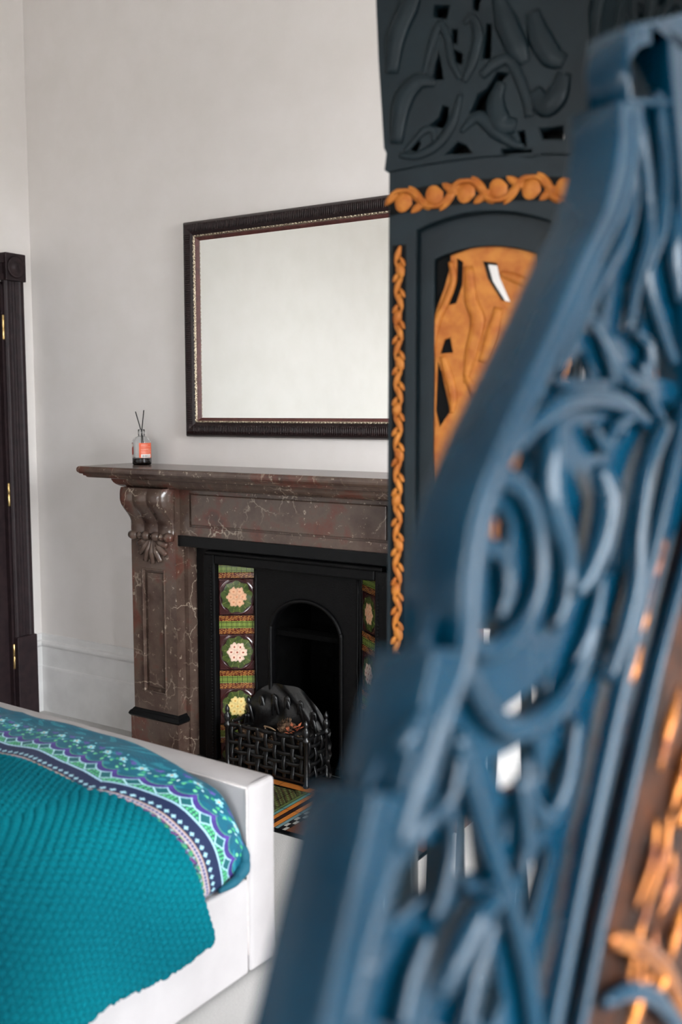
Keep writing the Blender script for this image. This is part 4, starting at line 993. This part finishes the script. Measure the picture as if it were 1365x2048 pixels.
# scrolls and leaves
st([(1010, 1010), (1000, 975), (1035, 952), (1080, 985), (1105, 1060), (1110, 1150), (1085, 1235), (1040, 1290), (995, 1300), (972, 1240), (980, 1130), (1000, 1095), (1035, 1110), (1045, 1180), (1030, 1240)], [14, 22, 28, 26, 24, 24, 26, 28, 26, 22, 20, 22, 24, 24, 12])
st([(1000, 1010), (1040, 915), (1095, 850), (1175, 795), (1265, 800), (1330, 850)], [16, 20, 24, 26, 24, 14])
st([(962, 1240), (966, 1340), (1005, 1420), (1062, 1462), (1130, 1430), (1185, 1350), (1215, 1250), (1235, 1150)], [18, 26, 30, 30, 28, 26, 22, 14])
st([(1150, 835), (1130, 900), (1130, 1000), (1160, 1090), (1165, 1180), (1140, 1260)], [14, 34, 38, 32, 26, 12], name='carved_leaf')
st([(1205, 935), (1222, 1000), (1210, 1080), (1185, 1150), (1160, 1190)], [20, 36, 34, 26, 10], y=.004, name='carved_leaf')
st([(1340, 850), (1305, 940), (1288, 1060), (1285, 1150), (1262, 1260), (1230, 1360)], [20, 22, 22, 22, 20, 16], y=.006, name='carved_leaf')
st([(1225, 1180), (1210, 1260), (1180, 1330)], [10, 22, 10], name='carved_leaf')
st([(1250, 215), (1282, 300), (1290, 400), (1270, 480), (1225, 560), (1180, 650), (1150, 740)], [22, 22, 20, 20, 20, 20, 14])
st([(1305, 240), (1318, 350), (1322, 470), (1300, 560), (1285, 660)], [18, 20, 20, 18, 12], name='carved_leaf')
st([(1340, 180), (1352, 330), (1346, 450), (1320, 540), (1345, 640), (1375, 720)], [22, 24, 22, 20, 18, 14])
st([(1390, 300), (1372, 480), (1385, 600)], [30, 30, 20], name='carved_leaf')
st([(1235, 660), (1270, 740), (1318, 760), (1325, 690), (1300, 660)], [12, 20, 20, 18, 10])
st([(1310, 720), (1330, 800), (1370, 870)], [20, 18, 14])
st([(1215, 640), (1240, 690), (1260, 770)], [10, 18, 12], name='carved_leaf')
st([(1140, 757), (1190, 768), (1250, 762)], [10, 14, 10])
st([(1215, 850), (1240, 890), (1262, 850), (1300, 830)], [14, 18, 16, 10])
st([(900, 1390), (868, 1470), (840, 1560), (805, 1680), (790, 1710)], [14, 30, 38, 34, 16], y=.002, name='carved_leaf')
st([(850, 1420), (818, 1475), (800, 1500)], [14, 26, 14], y=.0, name='carved_leaf')
st([(958, 1480), (935, 1600), (880, 1660), (820, 1740), (762, 1830)], [16, 20, 22, 22, 16])
st([(945, 1470), (975, 1580), (1010, 1700), (1055, 1830), (1085, 1950), (1105, 2090)], [26, 26, 26, 26, 26, 26])
st([(930, 1600), (938, 1700), (920, 1800), (900, 1850)], [16, 20, 22, 14], name='carved_leaf')
st([(1085, 1520), (1090, 1600), (1130, 1640), (1165, 1560), (1185, 1440)], [14, 22, 24, 20, 14])
st([(1070, 1560), (1085, 1680), (1075, 1760)], [16, 22, 14], name='carved_leaf')
st([(1010, 1790), (960, 1850), (920, 1930), (890, 2000)], [20, 34, 34, 16], y=.004, name='carved_leaf')
st([(890, 1880), (860, 1960), (835, 2070)], [18, 30, 34], name='carved_leaf')
st([(780, 1890), (740, 1940), (722, 1960)], [16, 28, 12], y=.002, name='carved_leaf')
st([(1020, 1850), (985, 1960), (960, 2080)], [20, 30, 30], name='carved_leaf')
st([(960, 1775), (990, 1790), (1025, 1775)], [10, 16, 10])
# two slim rails with a gilded channel between them
st([(1385, 800), (1340, 1000), (1300, 1180), (1255, 1380), (1205, 1620), (1150, 1900), (1105, 2140)], 20, y=.008, flat=1, name='slim_rail', sides=8)
st([(1440, 900), (1385, 1120), (1330, 1330), (1280, 1560), (1215, 1860), (1160, 2140)], 15, y=.008, flat=1, name='slim_rail', sides=8)
for i, (p, r) in enumerate(((((1365, 1080), (1350, 1130), (1340, 1160)), (8, 14, 8)), (((1345, 1150), (1332, 1190), (1322, 1220)), (8, 15, 10)), (((1335, 1200), (1325, 1240), (1318, 1270)), (6, 12, 6)), (((1318, 1290), (1305, 1340), (1296, 1370)), (8, 14, 8)),
        (((1290, 1370), (1275, 1420), (1262, 1460)), (10, 18, 10)), (((1270, 1450), (1258, 1490), (1248, 1520)), (8, 14, 8)), (((1255, 1500), (1245, 1560), (1235, 1610)), (8, 15, 8)), (((1235, 1600), (1215, 1680), (1205, 1720)), (10, 18, 10)), (((1218, 1690), (1200, 1780), (1185, 1850)), (12, 20, 14)), (((1200, 1820), (1175, 1920), (1155, 1990)), (10, 18, 12)), (((1165, 1960), (1145, 2050), (1130, 2100)), (12, 18, 12)))):
    st(p, r, 'gold_leaf', y=.020, flat=.8, name='gilded_leaf')
# gilded carved field beyond the rails
plate('gilded_ground', [Q(*p) for p in [(1440, 900), (1500, 900), (1500, 2250), (1150, 2250), (1215, 1880), (1285, 1560), (1340, 1330)]], [], .018, .032, 'brown', ns_, .002)
rg = random.Random(3)
for i in range(26):
    x = 1200+rg.random()*330; yb = 1180+rg.random()*850
    lim = 1345-(yb-1270)*.22
    if x < lim+30: x = lim+30+rg.random()*120
    L = 90+rg.random()*150
    st([(x, yb), (x-.10*L+rg.uniform(-12, 12), yb+.5*L), (x-.24*L, yb+L)], [5, 11+rg.random()*7, 5], 'gold_leaf', y=.012-rg.random()*.01, flat=.9, name='gilded_leaf')
st([(1230, 1880), (1290, 1900), (1340, 1950), (1380, 2040)], [16, 26, 28, 20], 'gold_leaf', y=.006, name='gilded_leaf')
st([(1215, 2010), (1270, 1985), (1320, 2000), (1370, 2060)], [14, 22, 24, 18], 'blue', y=.004)
# right stile and foot to the floor, outside the picture
ur = Q(1480, 1500)[0]
plate('frame_stile', [(ur-.03, 0), (ur+.05, 0), (ur+.05, Q(1480, 150)[1]), (ur-.03, Q(1480, 150)[1])], [], 0, .05, 'blue', ns_, .004)
plate('bottom_rail', [(lo[0]+.01, .12), (ur, .12), (ur, .24), (lo[0]+.01, .24)], [], .0, .045, 'blue', ns_, .004)
plate('lower_board', [(lo[0]+.02, .22), (ur, .22), (ur, Q(1300, 2240)[1]+.02), (lo[0]+.02, Q(700, 2240)[1]+.02)], [], .026, .04, 'blue', ns_, .002)
